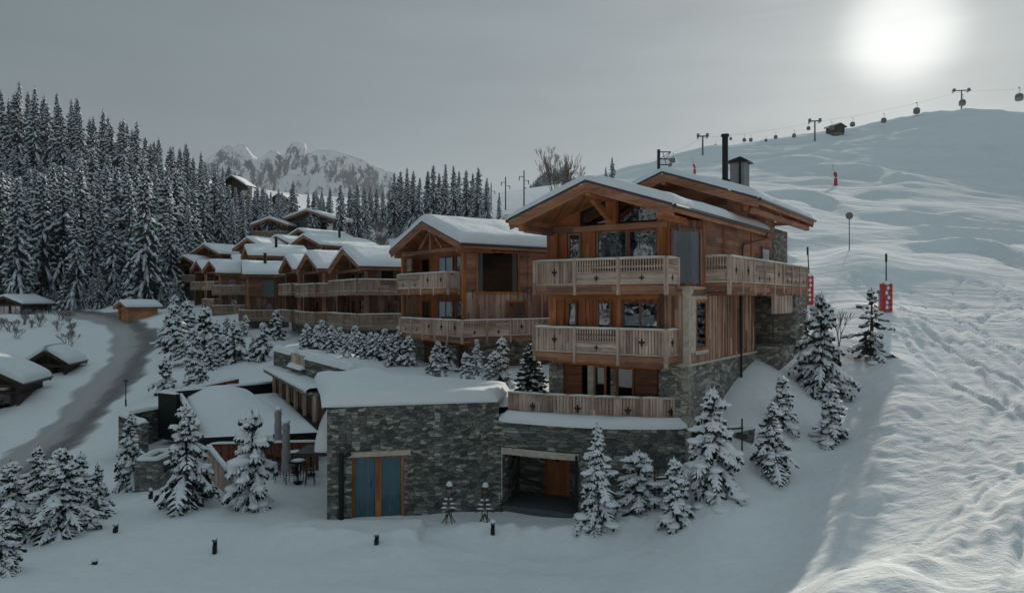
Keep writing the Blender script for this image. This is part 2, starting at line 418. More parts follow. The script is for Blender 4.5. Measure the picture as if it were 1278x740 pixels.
def hz(X, Y, detail=True):
    X = np.atleast_1d(np.asarray(X, float)); Y = np.atleast_1d(np.asarray(Y, float)); sh = X.shape
    X = X.ravel(); Y = Y.ravel()
    th = np.arctan2(X, Y); r = np.hypot(X, Y)
    rc = np.clip(r, 16, 430); e = _ev(np.clip(th, -.78, .76), np.log(rc))
    z = e*rc
    far = r > 430; z = np.where(far, e*430*(1-0.3*(r-430)/430), z)
    z = np.where(r > 700, np.maximum(z, -60)*np.clip(1-(r-700)/500, 0, 1)-70*np.clip((r-700)/500, 0, 1), z)
    zb = -9+0.30*np.clip(r-30, 0, 160)
    wb = sstep(0.95, 1.5, np.abs(th)); z = z*(1-wb)+np.where(r > 700, -70, zb)*wb
    if detail:
        right = sstep(0.30, 0.42, th)*(1-wb)
        midr = sstep(45, 80, r)*(1-sstep(450, 600, r))
        # wind-packed rolls across the ski slope
        nz = fbm(X*.018+Y*.012, Y*.03-X*.012, 4)
        z = z+midr*sstep(0.06, .2, th)*(0.013*r)*nz*1.0+midr*right*.0022*r*fbm(X*.09-Y*.05, Y*.16+X*.05, 3)
        # wind-cut steps up the hill: long gentle treads, short steep faces
        v = 3.6*np.log(np.maximum(r, 1))+1.5*fbm(th*5+2, np.log(np.maximum(r, 1))*2.2, 3)+2.6*th
        f = v-np.floor(v); sw = np.where(f < .36, -.5+f/.36, .5-(f-.36)/.64)
        am = np.clip(fbm(th*7+9, np.log(np.maximum(r, 1))*3.1, 2)*1.4+.55, 0, 1)
        z = z+sstep(44, 62, r)*(1-sstep(300, 370, r))*sstep(0.16, .36, th)*(1-wb)*.0135*r*sw*am
        z = z+(1-right)*0.05*fbm(X*.35, Y*.35, 3)*(r < 700)*np.clip(r/30, .5, 3)
        # ski slope: chopped, tracked snow on the near right
        sd = pdist(X, Y, PEDGE)
        k = np.searchsorted(PEDGE[::-1, 1], Y).clip(1, len(PEDGE)-1)
        xe = np.interp(Y, PEDGE[::-1, 1], PEDGE[::-1, 0])
        on = sstep(-.6, 1.6, X-xe)*(Y < 60)*(Y > 0)
        al = X*.45-Y*.89; ac = X*.89+Y*.45
        chop = np.clip(fbm(X*.16+4, Y*.16, 2)*2.2+.35, 0, 1)
        z = z+on*(0.08*fbm(ac*.5, al*.14, 3)+chop*(0.035*fbm(ac*1.9, al*.7, 3)+.05*fbm(X*3.0, Y*3.0, 3)))
        sel = on > .05
        if sel.any():
            xs, ys, os_ = X[sel], Y[sel], on[sel]; dz = np.zeros(len(xs))
            for PL, wd, dp in TRK:
                d = pdist(xs, ys, PL); dz = dz-dp*np.exp(-(d/wd)**2)+dp*.5*np.exp(-((d-wd*2.1)/(wd*.9))**2)
            z[sel] = z[sel]+dz*os_
        z = z+(0.32+.25*fbm(X*.5, Y*.5, 3))*np.exp(-((X-xe-.5)/1.4)**2)*(Y < 42)*(Y > 8)*(1-sstep(36, 42, Y))
        z = z-0.22*np.exp(-((X-xe+2.6)/1.8)**2)*(Y < 36)*(Y > 8)
        bd = pdist(X, Y, BERM)
        z = z+(0.42+.2*fbm(X*.9, Y*.9, 2))*np.exp(-(bd/1.15)**2)
        # road bench
        rd = pdist(X, Y, RX)
        z = z+0.55*np.exp(-((rd-6.2)/1.9)**2)*(0.6+.7*fbm(X*.3, Y*.3, 2))-.12*np.exp(-(rd/3.6)**4)
        # drifts in the forecourt
        z = z+(0.22*fbm(X*.22+3, Y*.4, 3)+.16*(.4-np.abs(fbm(X*.16+1, Y*.5+X*.1, 2))))*sstep(15, 18, Y)*(1-sstep(28, 30, Y))*(1-sstep(3, 6, X))
        # cleared forecourt bank in front of the annex door, cut off square at its right end
        z = z+.42*sstep(26.0, 26.5, Y+.12*(X+6))*(1-sstep(28.0, 28.5, Y))*(1-sstep(-3.5, -3.35, X))*sstep(-10, -8.4, X)*(.8+.3*fbm(X*.8, Y*.8, 2))
        for (bx, by, bh, br) in ((-1.5, 27.0, .35, 1.1), (.3, 26.6, .45, 1.3), (2.1, 26.2, .5, 1.2), (3.6, 26.4, .55, 1.0), (-3.9, 25.4, .3, 1.5)):
            z = z+bh*np.exp(-((X-bx)**2+((Y-by)*1.5)**2)/br**2)*(1+.4*fbm(X*2.2, Y*2.2, 3))
        # shovelled path to the garage
        z = z-0.30*np.exp(-(((X-1.6)/3.2)**4))*np.exp(-(((Y-29.6)/2.2)**4))
    inn = (X > -.6)&(X < 5.4)&(Y > 30.9-.28*np.clip(X+.5, 0, 5))&(Y < 37)
    z = np.where(inn, np.minimum(z, -9.4), z)
    return z.reshape(sh)
def hz1(x, y): return float(hz(x, y)[0])
def ground_at(px, Y):
    x = atx(px, Y); return Vector((x, Y, hz1(x, Y)))

def terrain():
    th = np.concatenate([np.linspace(-PI, -.95, 40)[:-1], np.linspace(-.95, .95, 560), np.linspace(.95, PI, 40)[1:]])
    r = np.concatenate([[2.0, 5, 8, 11], np.exp(np.linspace(math.log(13), math.log(60), 340)), np.exp(np.linspace(math.log(60), math.log(620), 250))[1:], [800, 1200, 2500, 6000, 12000]])
    T, Rr = np.meshgrid(th, r, indexing='ij'); X = Rr*np.sin(T); Y = Rr*np.cos(T)
    Z = hz(X.ravel(), Y.ravel()).reshape(X.shape)
    a, b = X.shape
    vs = np.stack([X.ravel(), Y.ravel(), Z.ravel()], 1)
    i, j = np.meshgrid(np.arange(a-1), np.arange(b-1), indexing='ij'); k = (i*b+j).ravel()
    q = np.stack([k, k+1, k+b+1, k+b], 1)[:, ::-1]
    q = q[:, [3, 2, 1, 0]]
    me = bpy.data.meshes.new('snow_ground')
    me.from_pydata(vs.tolist(), [], q.tolist())
    me.polygons.foreach_set('use_smooth', [True]*len(q)); me.update()
    # normals up
    if me.polygons[len(q)//2].normal.z < 0: me.flip_normals()
    o = bpy.data.objects.new('snow_ground', me); C.objects.link(o); struct(o)
    m, nt, bb = newmat('field_snow')
    p = geopos(nt); bb.inputs['Roughness'].default_value = .6; bb.inputs['Specular IOR Level'].default_value = 0
    sp = nt.nodes.new('ShaderNodeSeparateXYZ'); L(nt, p, sp.inputs[0])
    n0 = noisen(nt, p, .35, 4, .5); n1 = noisen(nt, p, 2.6, 5, .6); n2 = noisen(nt, p, 18, 3, .6)
    # right of this line the snow is skied and chopped up
    dx = mathn(nt, 'SUBTRACT', sp.outputs[0], mathn(nt, 'ADD', mathn(nt, 'MULTIPLY', sp.outputs[1], .56), -2.0))
    right = mathn(nt, 'MULTIPLY', mathn(nt, 'DIVIDE', dx, mathn(nt, 'ADD', mathn(nt, 'MULTIPLY', sp.outputs[1], .12), .5)), 1.0, clamp=True)
    soft = bump(nt, n0, .35); soft = bump(nt, n1, .05, .8, soft)
    wv = nt.nodes.new('ShaderNodeTexWave'); wv.wave_type = 'BANDS'; wv.inputs['Scale'].default_value = .32; wv.inputs['Distortion'].default_value = 14
    wv.inputs['Detail'].default_value = 4; wv.inputs['Detail Scale'].default_value = .35; wv.inputs['Detail Roughness'].default_value = .55
    mp = nt.nodes.new('ShaderNodeMapping'); mp.inputs['Rotation'].default_value = (0, 0, R(62)); mp.inputs['Scale'].default_value = (.5, 2.2, 1)
    L(nt, p, mp.inputs[0]); L(nt, mp.outputs[0], wv.inputs['Vector'])
    tr2 = noisen(nt, p, 1.5, 7, .72, .3)
    tr = mathn(nt, 'ADD', mathn(nt, 'MULTIPLY', wv.outputs['Fac'], .05), tr2)
    hh = mathn(nt, 'MULTIPLY', mathn(nt, 'SUBTRACT', tr, .68), right)
    tb = bump(nt, hh, .11, 1.0, soft)
    lump = mathn(nt, 'MULTIPLY', mathn(nt, 'SUBTRACT', noisen(nt, p, 5.5, 4, .7), .5), right); tb = bump(nt, lump, .05, 1.0, tb)
    tb = bump(nt, n2, .01, .8, tb)
    # tracks seen from far are broad: a second, larger set
    far = noisen(nt, mapping(nt, p, (.012, .05, .02)), 1.0, 7, .62, 2.0)
    tb = bump(nt, mathn(nt, 'MULTIPLY', mathn(nt, 'SUBTRACT', far, .5), mathn(nt, 'MULTIPLY', mathn(nt, 'SUBTRACT', sp.outputs[0], mathn(nt, 'MULTIPLY', sp.outputs[1], .1)), .02, clamp=True)), 5.0, .55, tb)
    L(nt, tb, bb.inputs['Normal'])
    L(nt, ramp(nt, n1, [(.3, (.77,.79,.81)), (.7, (.82,.835,.85))]), bb.inputs['Base Color'])
    me.materials.append(m)
    return o
terr = terrain()

# road: a strip laid on the snow ground
def road():
    pts = [Vector((p[0], p[1])) for p in RX]
    # smooth (Catmull-Rom)
    sm = []
    for i in range(len(pts)-1):
        p0 = pts[max(i-1, 0)]; p1 = pts[i]; p2 = pts[i+1]; p3 = pts[min(i+2, len(pts)-1)]
        for k in range(14):
            t = k/14
            sm.append(0.5*((2*p1)+(p2-p0)*t+(2*p0-5*p1+4*p2-p3)*t*t+(3*p1-p0-3*p2+p3)*t**3))
    sm.append(pts[-1])
    P = []; nW = 14; XS = []; YS = []
    for i, p in enumerate(sm):
        d = (sm[min(i+1, len(sm)-1)]-sm[max(i-1, 0)]).normalized(); n = Vector((d.y, -d.x))
        hw = 3.15+0.5*math.sin(i*.21)+.35*math.sin(i*.73)
        if i < 14: hw *= .45+.55*i/14
        for j in range(nW+1):
            q = p+n*hw*(j/nW*2-1); XS.append(q.x); YS.append(q.y)
    Z = hz(XS, YS)
    for i in range(len(sm)):
        P.append([(XS[i*(nW+1)+j], YS[i*(nW+1)+j], Z[i*(nW+1)+j]+.05-(.12 if j in (0, nW) else 0)) for j in range(nW+1)])
    b = MB(); b.grid(P)
    uv = []
    o = b.build('road', [], None, True); o.data.materials.clear()
    if o.data.polygons[5].normal.z < 0: o.data.flip_normals()
    # across-road coordinate kept as a plain attribute for the wheel-worn strips
    at_ = o.data.attributes.new('across', 'FLOAT', 'POINT'); al_ = o.data.attributes.new('along', 'FLOAT', 'POINT')
    at_.data.foreach_set('value', [(j/nW*2-1) for i in range(len(sm)) for j in range(nW+1)])
    al_.data.foreach_set('value', [i*1.0 for i in range(len(sm)) for j in range(nW+1)])
    m, nt, bb = newmat('slushy_road')
    a = nt.nodes.new('ShaderNodeAttribute'); a.attribute_name = 'across'
    p = geopos(nt); n = noisen(nt, p, .5, 5, .65); n3 = noisen(nt, mapping(nt, p, (.5, .12, .2)), 1.0, 4, .6)
    ab = mathn(nt, 'ABSOLUTE', mathn(nt, 'ADD', a.outputs['Fac'], mathn(nt, 'MULTIPLY', mathn(nt, 'SUBTRACT', n3, .5), .5)))
    rut = mathn(nt, 'ABSOLUTE', mathn(nt, 'SUBTRACT', mathn(nt, 'ADD', a.outputs['Fac'], mathn(nt, 'MULTIPLY', mathn(nt, 'SUBTRACT', n3, .5), .5)), -.42))
    base0 = ramp(nt, mathn(nt, 'ADD', mathn(nt, 'MULTIPLY', rut, .95), mathn(nt, 'MULTIPLY', mathn(nt, 'SUBTRACT', n, .5), .7)),
                [(0.0, (.15,.14,.135)), (.22, (.20,.19,.185)), (.42, (.36,.345,.335)), (.75, (.42,.41,.40)), (1.0, (.40,.39,.38))])
    edge_ = mathn(nt, 'ADD', mathn(nt, 'ABSOLUTE', a.outputs['Fac']), mathn(nt, 'MULTIPLY', mathn(nt, 'SUBTRACT', n, .5), .5))
    base = mixc(nt, ramp(nt, edge_, [(.72, (0,0,0)), (.95, (1,1,1))]), base0, (.78,.8,.82))
    L(nt, base, bb.inputs['Base Color']); bb.inputs['Roughness'].default_value = .65
    L(nt, bump(nt, n, .08), bb.inputs['Normal']); o.data.materials.append(m)
    struct(o)
road()

# raised garden shelf between the stone annex and the chalets
def lerp_poly(PL, t):
    s = t*(len(PL)-1); i = min(int(s), len(PL)-2); f = s-i
    return PL[i]*(1-f)+PL[i+1]*f
def garden():
    Lf = np.array([[-7.3,29.35,-4.32],[-9.0,40.3,-4.35],[-13.5,48.5,-4.2],[-19.3,58,-4.2],[-20.5,66,-4.1]])
    Rt = np.array([[-.3,31.2,-4.75],[2.6,33.6,-4.7],[4.5,39,-4.6],[6,46,-4.5],[9,60,-3.5]])
    n, k = 90, 70; P = []
    for i in range(n+1):
        a = lerp_poly(Lf, i/n); b = lerp_poly(Rt, i/n); row = []
        for j in range(k+1):
            p = a*(1-j/k)+b*(j/k)
            e = min(1, j/5, (k-j)/5, i/5)
            zz = p[2]+(.28*fbm(p[0]*.33, p[1]*.33, 3)[()]+.12)*e
            row.append((p[0], p[1], float(zz)))
        P.append(row)
    sk0 = [[(q[0], q[1], -9.6) for q in P[0]], P[0]]
    b = MB(); b.grid(P); b.grid([[ (r_[0][0], r_[0][1], -9.6) for r_ in P], [r_[0] for r_ in P]])
    o = b.build('garden_snow', M['snow'], None, True); struct(o)
    if o.data.polygons[50].normal.z < 0: o.data.flip_normals()
    return np.array(P)
GP = garden()
def gz(x, y):
    d = (GP[:, :, 0]-x)**2+(GP[:, :, 1]-y)**2; i = np.unravel_index(np.argmin(d), d.shape)
    return float(GP[i][2])

# ------------------------------------------------------------------ far mountain and hills
def mountain():
    SK = [(150,262),(200,240),(240,214),(262,196),(271,191),(278,184),(286,181),(292,184),(299,179),(307,183),(314,192),(322,199),(330,194),(338,188),(346,189),(352,195),(356,192),(360,183),(366,178),(374,177),(381,180),(386,192),(392,189),(400,187),(414,188),(430,192),(440,195),(450,198),(470,209),(485,214),(496,218),(506,228),(530,240),(570,254),(620,262),(680,268)]
    px = np.array([a for a, b in SK]); py = np.array([b for a, b in SK])
    YB = 3000.0
    U = np.linspace(150, 680, 420); V = np.linspace(0, 1, 110)
    P = []
    top = (HZP-np.interp(U, px, py))/F*YB
    for v in V:
        Y = YB-1000*v**1.1
        X0 = (U-CXP)/F*YB
        rx = X0/90; ry = v*10
        ridged = 1-np.abs(fbm(X0/170, Y*np.ones_like(X0)/260, 5, .55))*2
        drop = 150*sstep(0, .10, v)*(.55+.9*np.clip(fbm(X0/120+3, v*2*np.ones_like(X0), 3)+.3, 0, 1))+ 560*v**.9
        z = top-drop+ridged*46*sstep(0, .05, v)*(1-v*.35)
        z = z+10*fbm(X0/22, Y*np.ones_like(X0)/22, 3)*sstep(0, .03, v)
        P.append([(X0[i]+30*fbm(X0[i]/200, v*3, 2)*v, Y, z[i]) for i in range(len(U))])
    back = [[(p[0], p[1]+400, -100) for p in P[0]]]
    b = MB(); b.grid(back+P)
    o = b.build('mountain', [], None, True); struct(o)
    if o.data.polygons[5000].normal.z < 0: o.data.flip_normals()
    m, nt, bb = newmat('rock_and_snow')
    g = nt.nodes.new('ShaderNodeNewGeometry'); sp = nt.nodes.new('ShaderNodeSeparateXYZ'); L(nt, g.outputs['True Normal'], sp.inputs[0])
    n = noisen(nt, mapping(nt, g.outputs['Position'], (.02,.02,.006)), 1.0, 8, .65); n2 = noisen(nt, mapping(nt, g.outputs['Position'], (.01,.01,.03)), 1.0, 6, .6)
    nfine = noisen(nt, mapping(nt, g.outputs['Position'], (.035,.035,.012)), 1.0, 9, .75)
    s = mathn(nt, 'ADD', sp.outputs[2], mathn(nt, 'MULTIPLY', mathn(nt, 'SUBTRACT', nfine, .44), 1.5))
    rock = ramp(nt, n2, [(.3, (.07,.095,.125)), (.7, (.15,.18,.215))])
    L(nt, mixc(nt, ramp(nt, s, [(.36, (0,0,0)), (.50, (1,1,1))]), rock, (.78,.8,.83)), bb.inputs['Base Color'])
    bb.inputs['Roughness'].default_value = .8; L(nt, bump(nt, n, 30), bb.inputs['Normal'])
    o.data.materials.append(m)
mountain()
# ------------------------------------------------------------------ building kit
class Frame:
    """local frame of a building: origin (x, y), turned by rot; solves column/row readings on its wall planes"""
    def __init__(s, A, rot):
        s.A = A; s.rot = rot; s.ex = (math.cos(rot), math.sin(rot)); s.ey = (-math.sin(rot), math.cos(rot))
    def w(s, lx, ly): return (s.A[0]+s.ex[0]*lx+s.ey[0]*ly, s.A[1]+s.ex[1]*lx+s.ey[1]*ly)
    def fx(s, px, ly=0.0):
        k = (px-CXP)/F; bx, by = s.w(0, ly)
        return (k*by-bx)/(s.ex[0]-k*s.ex[1])
    def sy(s, px, lx=0.0):
        k = (px-CXP)/F; bx, by = s.w(lx, 0)
        return (k*by-bx)/(s.ey[0]-k*s.ey[1])
    def z(s, py, lx, ly): return (HZP-py)/F*s.w(lx, ly)[1]

def snow_strip(b, pts, hw, th, n=7, jit=.12, step=.35):
    """rounded ridge of snow along a 3D polyline"""
    P = []; sm = []
    for i in range(len(pts)-1):
        a = Vector(pts[i]); c = Vector(pts[i+1]); k = max(1, int((c-a).length/step))
        for j in range(k): sm.append(a.lerp(c, j/k))
    sm.append(Vector(pts[-1]))
    for i, p in enumerate(sm):
        d = sm[min(i+1, len(sm)-1)]-sm[max(i-1, 0)]; d.z = 0
        if d.length < 1e-6: d = Vector((1, 0, 0))
        d.normalize(); nn = Vector((d.y, -d.x, 0))
        e = .35 if i in (0, len(sm)-1) else 1
        w_ = hw*(1+random.uniform(-jit, jit)*.5)*(.8+.2*e); t_ = th*(1+random.uniform(-jit, jit))*e
        row = []
        for k in range(n):
            t = -1+2*k/(n-1)
            z = t_*(1-abs(t)**3.2)-(.02 if k in (0, n-1) else 0)
            row.append(p+nn*(t*w_)+Vector((0, 0, z)))
        P.append(row)
    b.grid(P)
    b.add(P[0], [tuple(range(n))]); b.add(P[-1], [tuple(reversed(range(n)))])

def fleur(b, c, d, n, s=.16, off=.03):
    """cut-out emblem: small cross with a flared foot, dark, lying on the panel; c centre 3D, d along, n outward"""
    c = Vector(c)+Vector((n[0], n[1], 0))*off; D = Vector((d[0], d[1], 0)); U = Vector((0, 0, 1))
    def pol(ps):
        k = len(ps); t = Vector((n[0], n[1], 0))*.012
        vs = [c+D*(x*s)+U*(y*s) for x, y in ps]+[c+D*(x*s)+U*(y*s)-t for x, y in ps]
        b.add(vs, [tuple(range(k)), tuple(reversed(range(k, 2*k)))]+[(i, (i+1) % k, k+(i+1) % k, k+i) for i in range(k)])
    pol([(-.13,-1.1),(.13,-1.1),(.16,-.2),(.2,.5),(0,1.15),(-.2,.5),(-.16,-.2)])
    for q in (-1, 1):
        pol([(q*.17,-.1),(q*.42,.28),(q*.75,.3),(q*.85,-.02),(q*.62,-.12),(q*.3,-.3)])
        pol([(q*.14,-.5),(q*.45,-.42),(q*.45,-.56),(q*.14,-.62)])

def balcony(parent, z0, path, zf, h=1.08, fas=.34, mats=None, style=None, bay=1.9, side=1, fl=True, snow=True, depthpoly=None, slat=.135, lod=0):
    """path: outer edge, list of local (x, y); zf floor height. style string: one letter per bay: s slats, l lattice over board"""
    gv, gh = mats or (M['grey_v'], M['grey_h'])
    fm = MB(z0)
    if depthpoly: fm.prismz(depthpoly, zf-.16, zf-.02)
    for p, q in zip(path[:-1], path[1:]):
        fm.seg(p, q, .06, zf-fas, zf-.02, 0, off=.0)
        fm.seg(p, q, .10, zf-fas-.05, zf-fas+.02, 0, off=-.02)
    root = fm.build('balcony', M['side_h'] if gh is M['grey_h'] else gh, parent)
    bi = 0; posts = []; pn = MB(z0); ps = MB(z0); rl = MB(z0); orn = MB(z0); sn = MB(z0)
    panels = []
    for p, q in zip(path[:-1], path[1:]):
        p = Vector(p); q = Vector(q); d = q-p; Ln = d.length; d.normalize(); nrm = Vector((d.y, -d.x))*side
        nb = max(1, round(Ln/bay)); bl = Ln/nb
        for k in range(nb):
            a = p+d*(k*bl); c = p+d*((k+1)*bl)
            posts.append(a.copy())
            st = style[bi % len(style)] if style else ('s' if bi % 2 == 0 else 'l'); bi += 1
            if Ln < .5: continue
            pm = MB(z0)
            a2 = a+d*.06; c2 = c-d*.06; W = (c2-a2).length
            zt = zf+h-.07; zb = zf+.02
            if lod == 0:
                if st == 's':
                    ns = max(2, int(W/slat)); sl_ = W/ns
                    for i in range(ns):
                        x0 = a2+d*(i*sl_+.011); x1 = a2+d*((i+1)*sl_-.011)
                        o_ = random.uniform(-.008, .008)
                        pm.seg(x0, x1, .026, zb+random.uniform(-.02, .03), zt, 0, off=o_)
                else:
                    pm.seg(a2, c2, .03, zb+.02, zb+.22, 0); pm.seg(a2, c2, .034, zb+.235, zb+.44, 0)
                    pm.seg(a2, c2, .06, zb+.45, zb+.51, 0)
                    ns = max(3, int(W/.115)); sl_ = W/ns
                    for i in range(ns):
                        x0 = a2+d*((i+.27)*sl_); x1 = a2+d*((i+.73)*sl_)
                        pm.seg(x0, x1, .03, zb+.51, zt, 0)
                        xm = a2+d*((i+.5)*sl_)
                        pm.box(xm.x-.045, xm.x+.045, xm.y-.045, xm.y+.045, zb+.66, zb+.73)
            else:
                pm.seg(a2, c2, .03, zb, zt-(.3 if st == 'l' else 0), 0)
                if st == 'l': pm.seg(a2, c2, .03, zt-.12, zt, 0)
            panels.append((pm, st))
            if fl and W > 1.0:
                mid = (a2+c2)/2; zc = (zb+.52 if st == 's' else zb+.24)
                ob = MB(z0); fleur(ob, (mid.x, mid.y, zc), d, nrm, .17 if st == 's' else .13)
                panels[-1] = (pm, st, ob)
        if q == Vector(path[-1]): posts.append(q.copy())
        rl.seg(p-d*.03, q+d*.03, .13, zf+h-.06, zf+h, 0); rl.seg(p, q, .07, zf+.0, zf+.05, 0, off=.03*side)
        if snow: snow_strip(sn, [(p.x, p.y, zf+h), (q.x, q.y, zf+h)], .06, .045)
    for t in panels:
        o = t[0].build('railing_panel', gv if t[1] == 's' else gh, root)
        if len(t) > 2: t[2].build('cutout_emblem', M['interior'], root)
    rl.build('handrail', M['rail_wood'], root)
    for a in posts:
        b = MB(z0); b.box(a.x-.07, a.x+.07, a.y-.07, a.y+.07, zf-fas-.1, zf+h+.01); b.build('baluster_post', gv, root)
    if snow: sn.build('rail_snow', M['snow'], root, True)
    return root

def window(parent, z0, p, d, n, w, zb, zt, mull=1, cols=None, mat=None, curtain=None, t=.09, glass='glass', transom=None):
    """p: bottom-left 2D corner seen from outside with d to the right, n outward"""
    mat = mat or M['dark_v']; p = Vector(p); d = Vector(d).normalized(); n = Vector(n).normalized()
    fr = MB(z0)
    def bar(x0, x1, z0_, z1_, o0=-.02, o1=.07, m=0, bb=None):
        bb = bb or fr; a = p+d*x0+n*o0; b2 = p+d*x1+n*o0; c = p+d*x1+n*o1; e = p+d*x0+n*o1
        vs = [(a.x,a.y,z0_),(b2.x,b2.y,z0_),(c.x,c.y,z0_),(e.x,e.y,z0_),(a.x,a.y,z1_),(b2.x,b2.y,z1_),(c.x,c.y,z1_),(e.x,e.y,z1_)]
        bb.add(vs, [(0,1,2,3),(7,6,5,4),(4,5,1,0),(5,6,2,1),(6,7,3,2),(7,4,0,3)], m)
    bar(0, t, zb, zt); bar(w-t, w, zb, zt); bar(t, w-t, zb, zb+t*.8); bar(t, w-t, zt-t, zt)
    k = mull
    for i in range(1, k):
        x = w*i/k; bar(x-.05, x+.05, zb+t*.8, zt-t, -.02, .06)
    if transom: bar(t, w-t, transom-.03, transom+.03, -.02, .055)
    o = fr.build('window', mat, parent)
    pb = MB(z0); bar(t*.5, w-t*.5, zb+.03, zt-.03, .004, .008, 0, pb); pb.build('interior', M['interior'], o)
    if curtain:
        for (c0, c1) in curtain:
            cb = MB(z0); P = []; nn = max(6, int((c1-c0)/.05))
            for i in range(nn+1):
                x = c0+(c1-c0)*i/nn; q = p+d*x+n*(.018+.008*math.sin(i*1.9))
                P.append([(q.x, q.y, zb+.05), (q.x, q.y, zt-.05)])
            cb.grid(P); cb.build('curtain', M['curtain'], o, True)
    g = MB(z0); bar(t*.6, w-t*.6, zb+.04, zt-.04, .036, .042, 0, g); g.build('pane', M[glass], o)
    return o

def gable_roof(parent, z0, xl, xa, xr, y0, y1, za, zl, zr, th=.3, snow=.34, mats=None, fas=True, back=True, brackets=True, seed=0, lod=0, gutter=True, snow_mat=None):
    """roof with ridge along y. za/zl/zr are heights of the roof's top surface at ridge and eaves."""
    so, fa = mats or (M['soffit'], M['fascia'])
    b = MB(z0)
    b.prism([(xl, zl), (xl, zl-.16), (xa, za-.2), (xr, zr-.16), (xr, zr), (xa, za)][::-1], y0+.05, y1-.02)
    # rafters seen under the overhang
    if lod == 0:
        for yy in (y0+.55, y0+1.2): pass
    roof = b.build('roof', so, parent)
    f = MB(z0)
    def rake(x0, z0_, x1, z1_, ya, yb, dz0, dz1):
        vs = [(x0,ya,z0_-dz1),(x1,ya,z1_-dz1),(x1,yb,z1_-dz1),(x0,yb,z0_-dz1),(x0,ya,z0_-dz0),(x1,ya,z1_-dz0),(x1,yb,z1_-dz0),(x0,yb,z0_-dz0)]
        f.add(vs, [(0,3,2,1),(4,5,6,7),(0,1,5,4),(1,2,6,5),(2,3,7,6),(3,0,4,7)])
    ends = [(y0, 1)]+([(y1, -1)] if back else [])
    for ye, sg in ends:
        for (xx0, zz0, xx1, zz1) in ((xl, zl, xa, za), (xa, za, xr, zr)):
            rake(xx0, zz0, xx1, zz1, min(ye, ye+.06*sg), max(ye, ye+.06*sg), .03, .26)
            rake(xx0, zz0, xx1, zz1, min(ye-.05*sg, ye+.0*sg), max(ye-.05*sg, ye), .03, .15)
            rake(xx0, zz0, xx1, zz1, min(ye+.06*sg, ye+.15*sg), max(ye+.06*sg, ye+.15*sg), .2, .40)
    # eaves boards
    for xe, ze, sg in ((xl, zl, -1), (xr, zr, 1)):
        f.box(min(xe, xe+.04*sg), max(xe, xe+.04*sg), y0+.06, y1-.06, ze-.26, ze-.04)
    f.build('fascia', fa, roof)
    for ye, sg in ends:
        e = MB(z0)
        for (xx0, zz0, xx1, zz1) in ((xl, zl, xa, za), (xa, za, xr, zr)):
            vs_ = []
            f2 = e
            ya, yb = min(ye-.07*sg, ye+.1*sg), max(ye-.07*sg, ye+.1*sg)
            vs = [(xx0,ya,zz0-.03),(xx1,ya,zz1-.03),(xx1,yb,zz1-.03),(xx0,yb,zz0-.03),(xx0,ya,zz0+.07),(xx1,ya,zz1+.07),(xx1,yb,zz1+.07),(xx0,yb,zz0+.07)]
            e.add(vs, [(0,3,2,1),(4,5,6,7),(0,1,5,4),(1,2,6,5),(2,3,7,6),(3,0,4,7)])
        e.build('roof_edging', M['gutter'], roof)
    if gutter:
        for xe, ze, sg in ((xl, zl, -1), (xr, zr, 1)):
            g = MB(z0); g.tube((xe+.1*sg, y0-.02, ze-.03), (xe+.1*sg, y1+.02, ze-.03), .075, n=8)
            g.build('gutter', M['gutter'], roof)
    if brackets:
        for (x_, z_) in ((xa, za-.42), (xl+.55, zl-.42+.2*(za-zl)/max(.1, (xa-xl))), (xr-.55, zr-.42+.2*(za-zr)/max(.1, (xr-xa)))):
            pb = MB(z0); pb.beam((x_, y0+.1, z_), (x_, y0+2.6, z_), .22, .26); pb.build('purlin', M['orange_h'], roof)
    # snow
    s = MB(z0); nx = 22 if lod == 0 else 12; ny = max(6, int((y1-y0)/(.45 if lod == 0 else .9)))
    xs = sorted(set([xl+(xr-xl)*i/nx for i in range(nx+1)]+[xa, xl+.06, xl+.16, xr-.06, xr-.16]))
    ys = [y0+(y1-y0)*i/ny for i in range(ny+1)]; ys = sorted(set(ys+[y0+.06, y0+.16, y1-.06, y1-.16]))
    P = []; sk = seed*7.3
    for y in ys:
        row = []
        for x in xs:
            zt = za-(za-zl)*(xa-x)/(xa-xl) if x < xa else za-(za-zr)*(x-xa)/(xr-xa)
            rr = .20
            zt -= 0.10*math.exp(-((x-xa)/.35)**2)   # soft ridge
            dx = min(x-xl, xr-x); dy = min(y-y0, y1-y)
            ed = min(1, dx/.22)*min(1, dy/.22); ed = math.sqrt(max(0, 1-(1-min(1, dx/.26))**2))*math.sqrt(max(0, 1-(1-min(1, dy/.26))**2))
            nz = mn.noise(Vector((x*.55+sk, y*.55, sk)))*.09+mn.noise(Vector((x*2+sk, y*2, 3)))*.025
            ov = 0.05
            X_ = x+(ov if x > xr-.1 else -ov if x < xl+.1 else 0)+.03*mn.noise(Vector((y*1.5, sk, 1)))
            Y_ = y+(ov if y > y1-.1 else -ov if y < y0+.1 else 0)+.03*mn.noise(Vector((x*1.5, sk, 5)))
            row.append((X_, Y_, zt+.07+.03*ed+(snow+nz)*ed))
        P.append(row)
    s.grid(P, flip=True)
    n0 = len(xs)
    # skirt
    def skirt(line, flip=False):
        s.grid([[ (p[0], p[1], p[2]-.06) for p in line], list(line)], flip=flip)
    skirt(P[0]); skirt(P[-1], True); skirt([r_[0] for r_ in P], True); skirt([r_[-1] for r_ in P])
    s.build('roof_snow', snow_mat or M['roofsnow'], roof, True)
    return roof

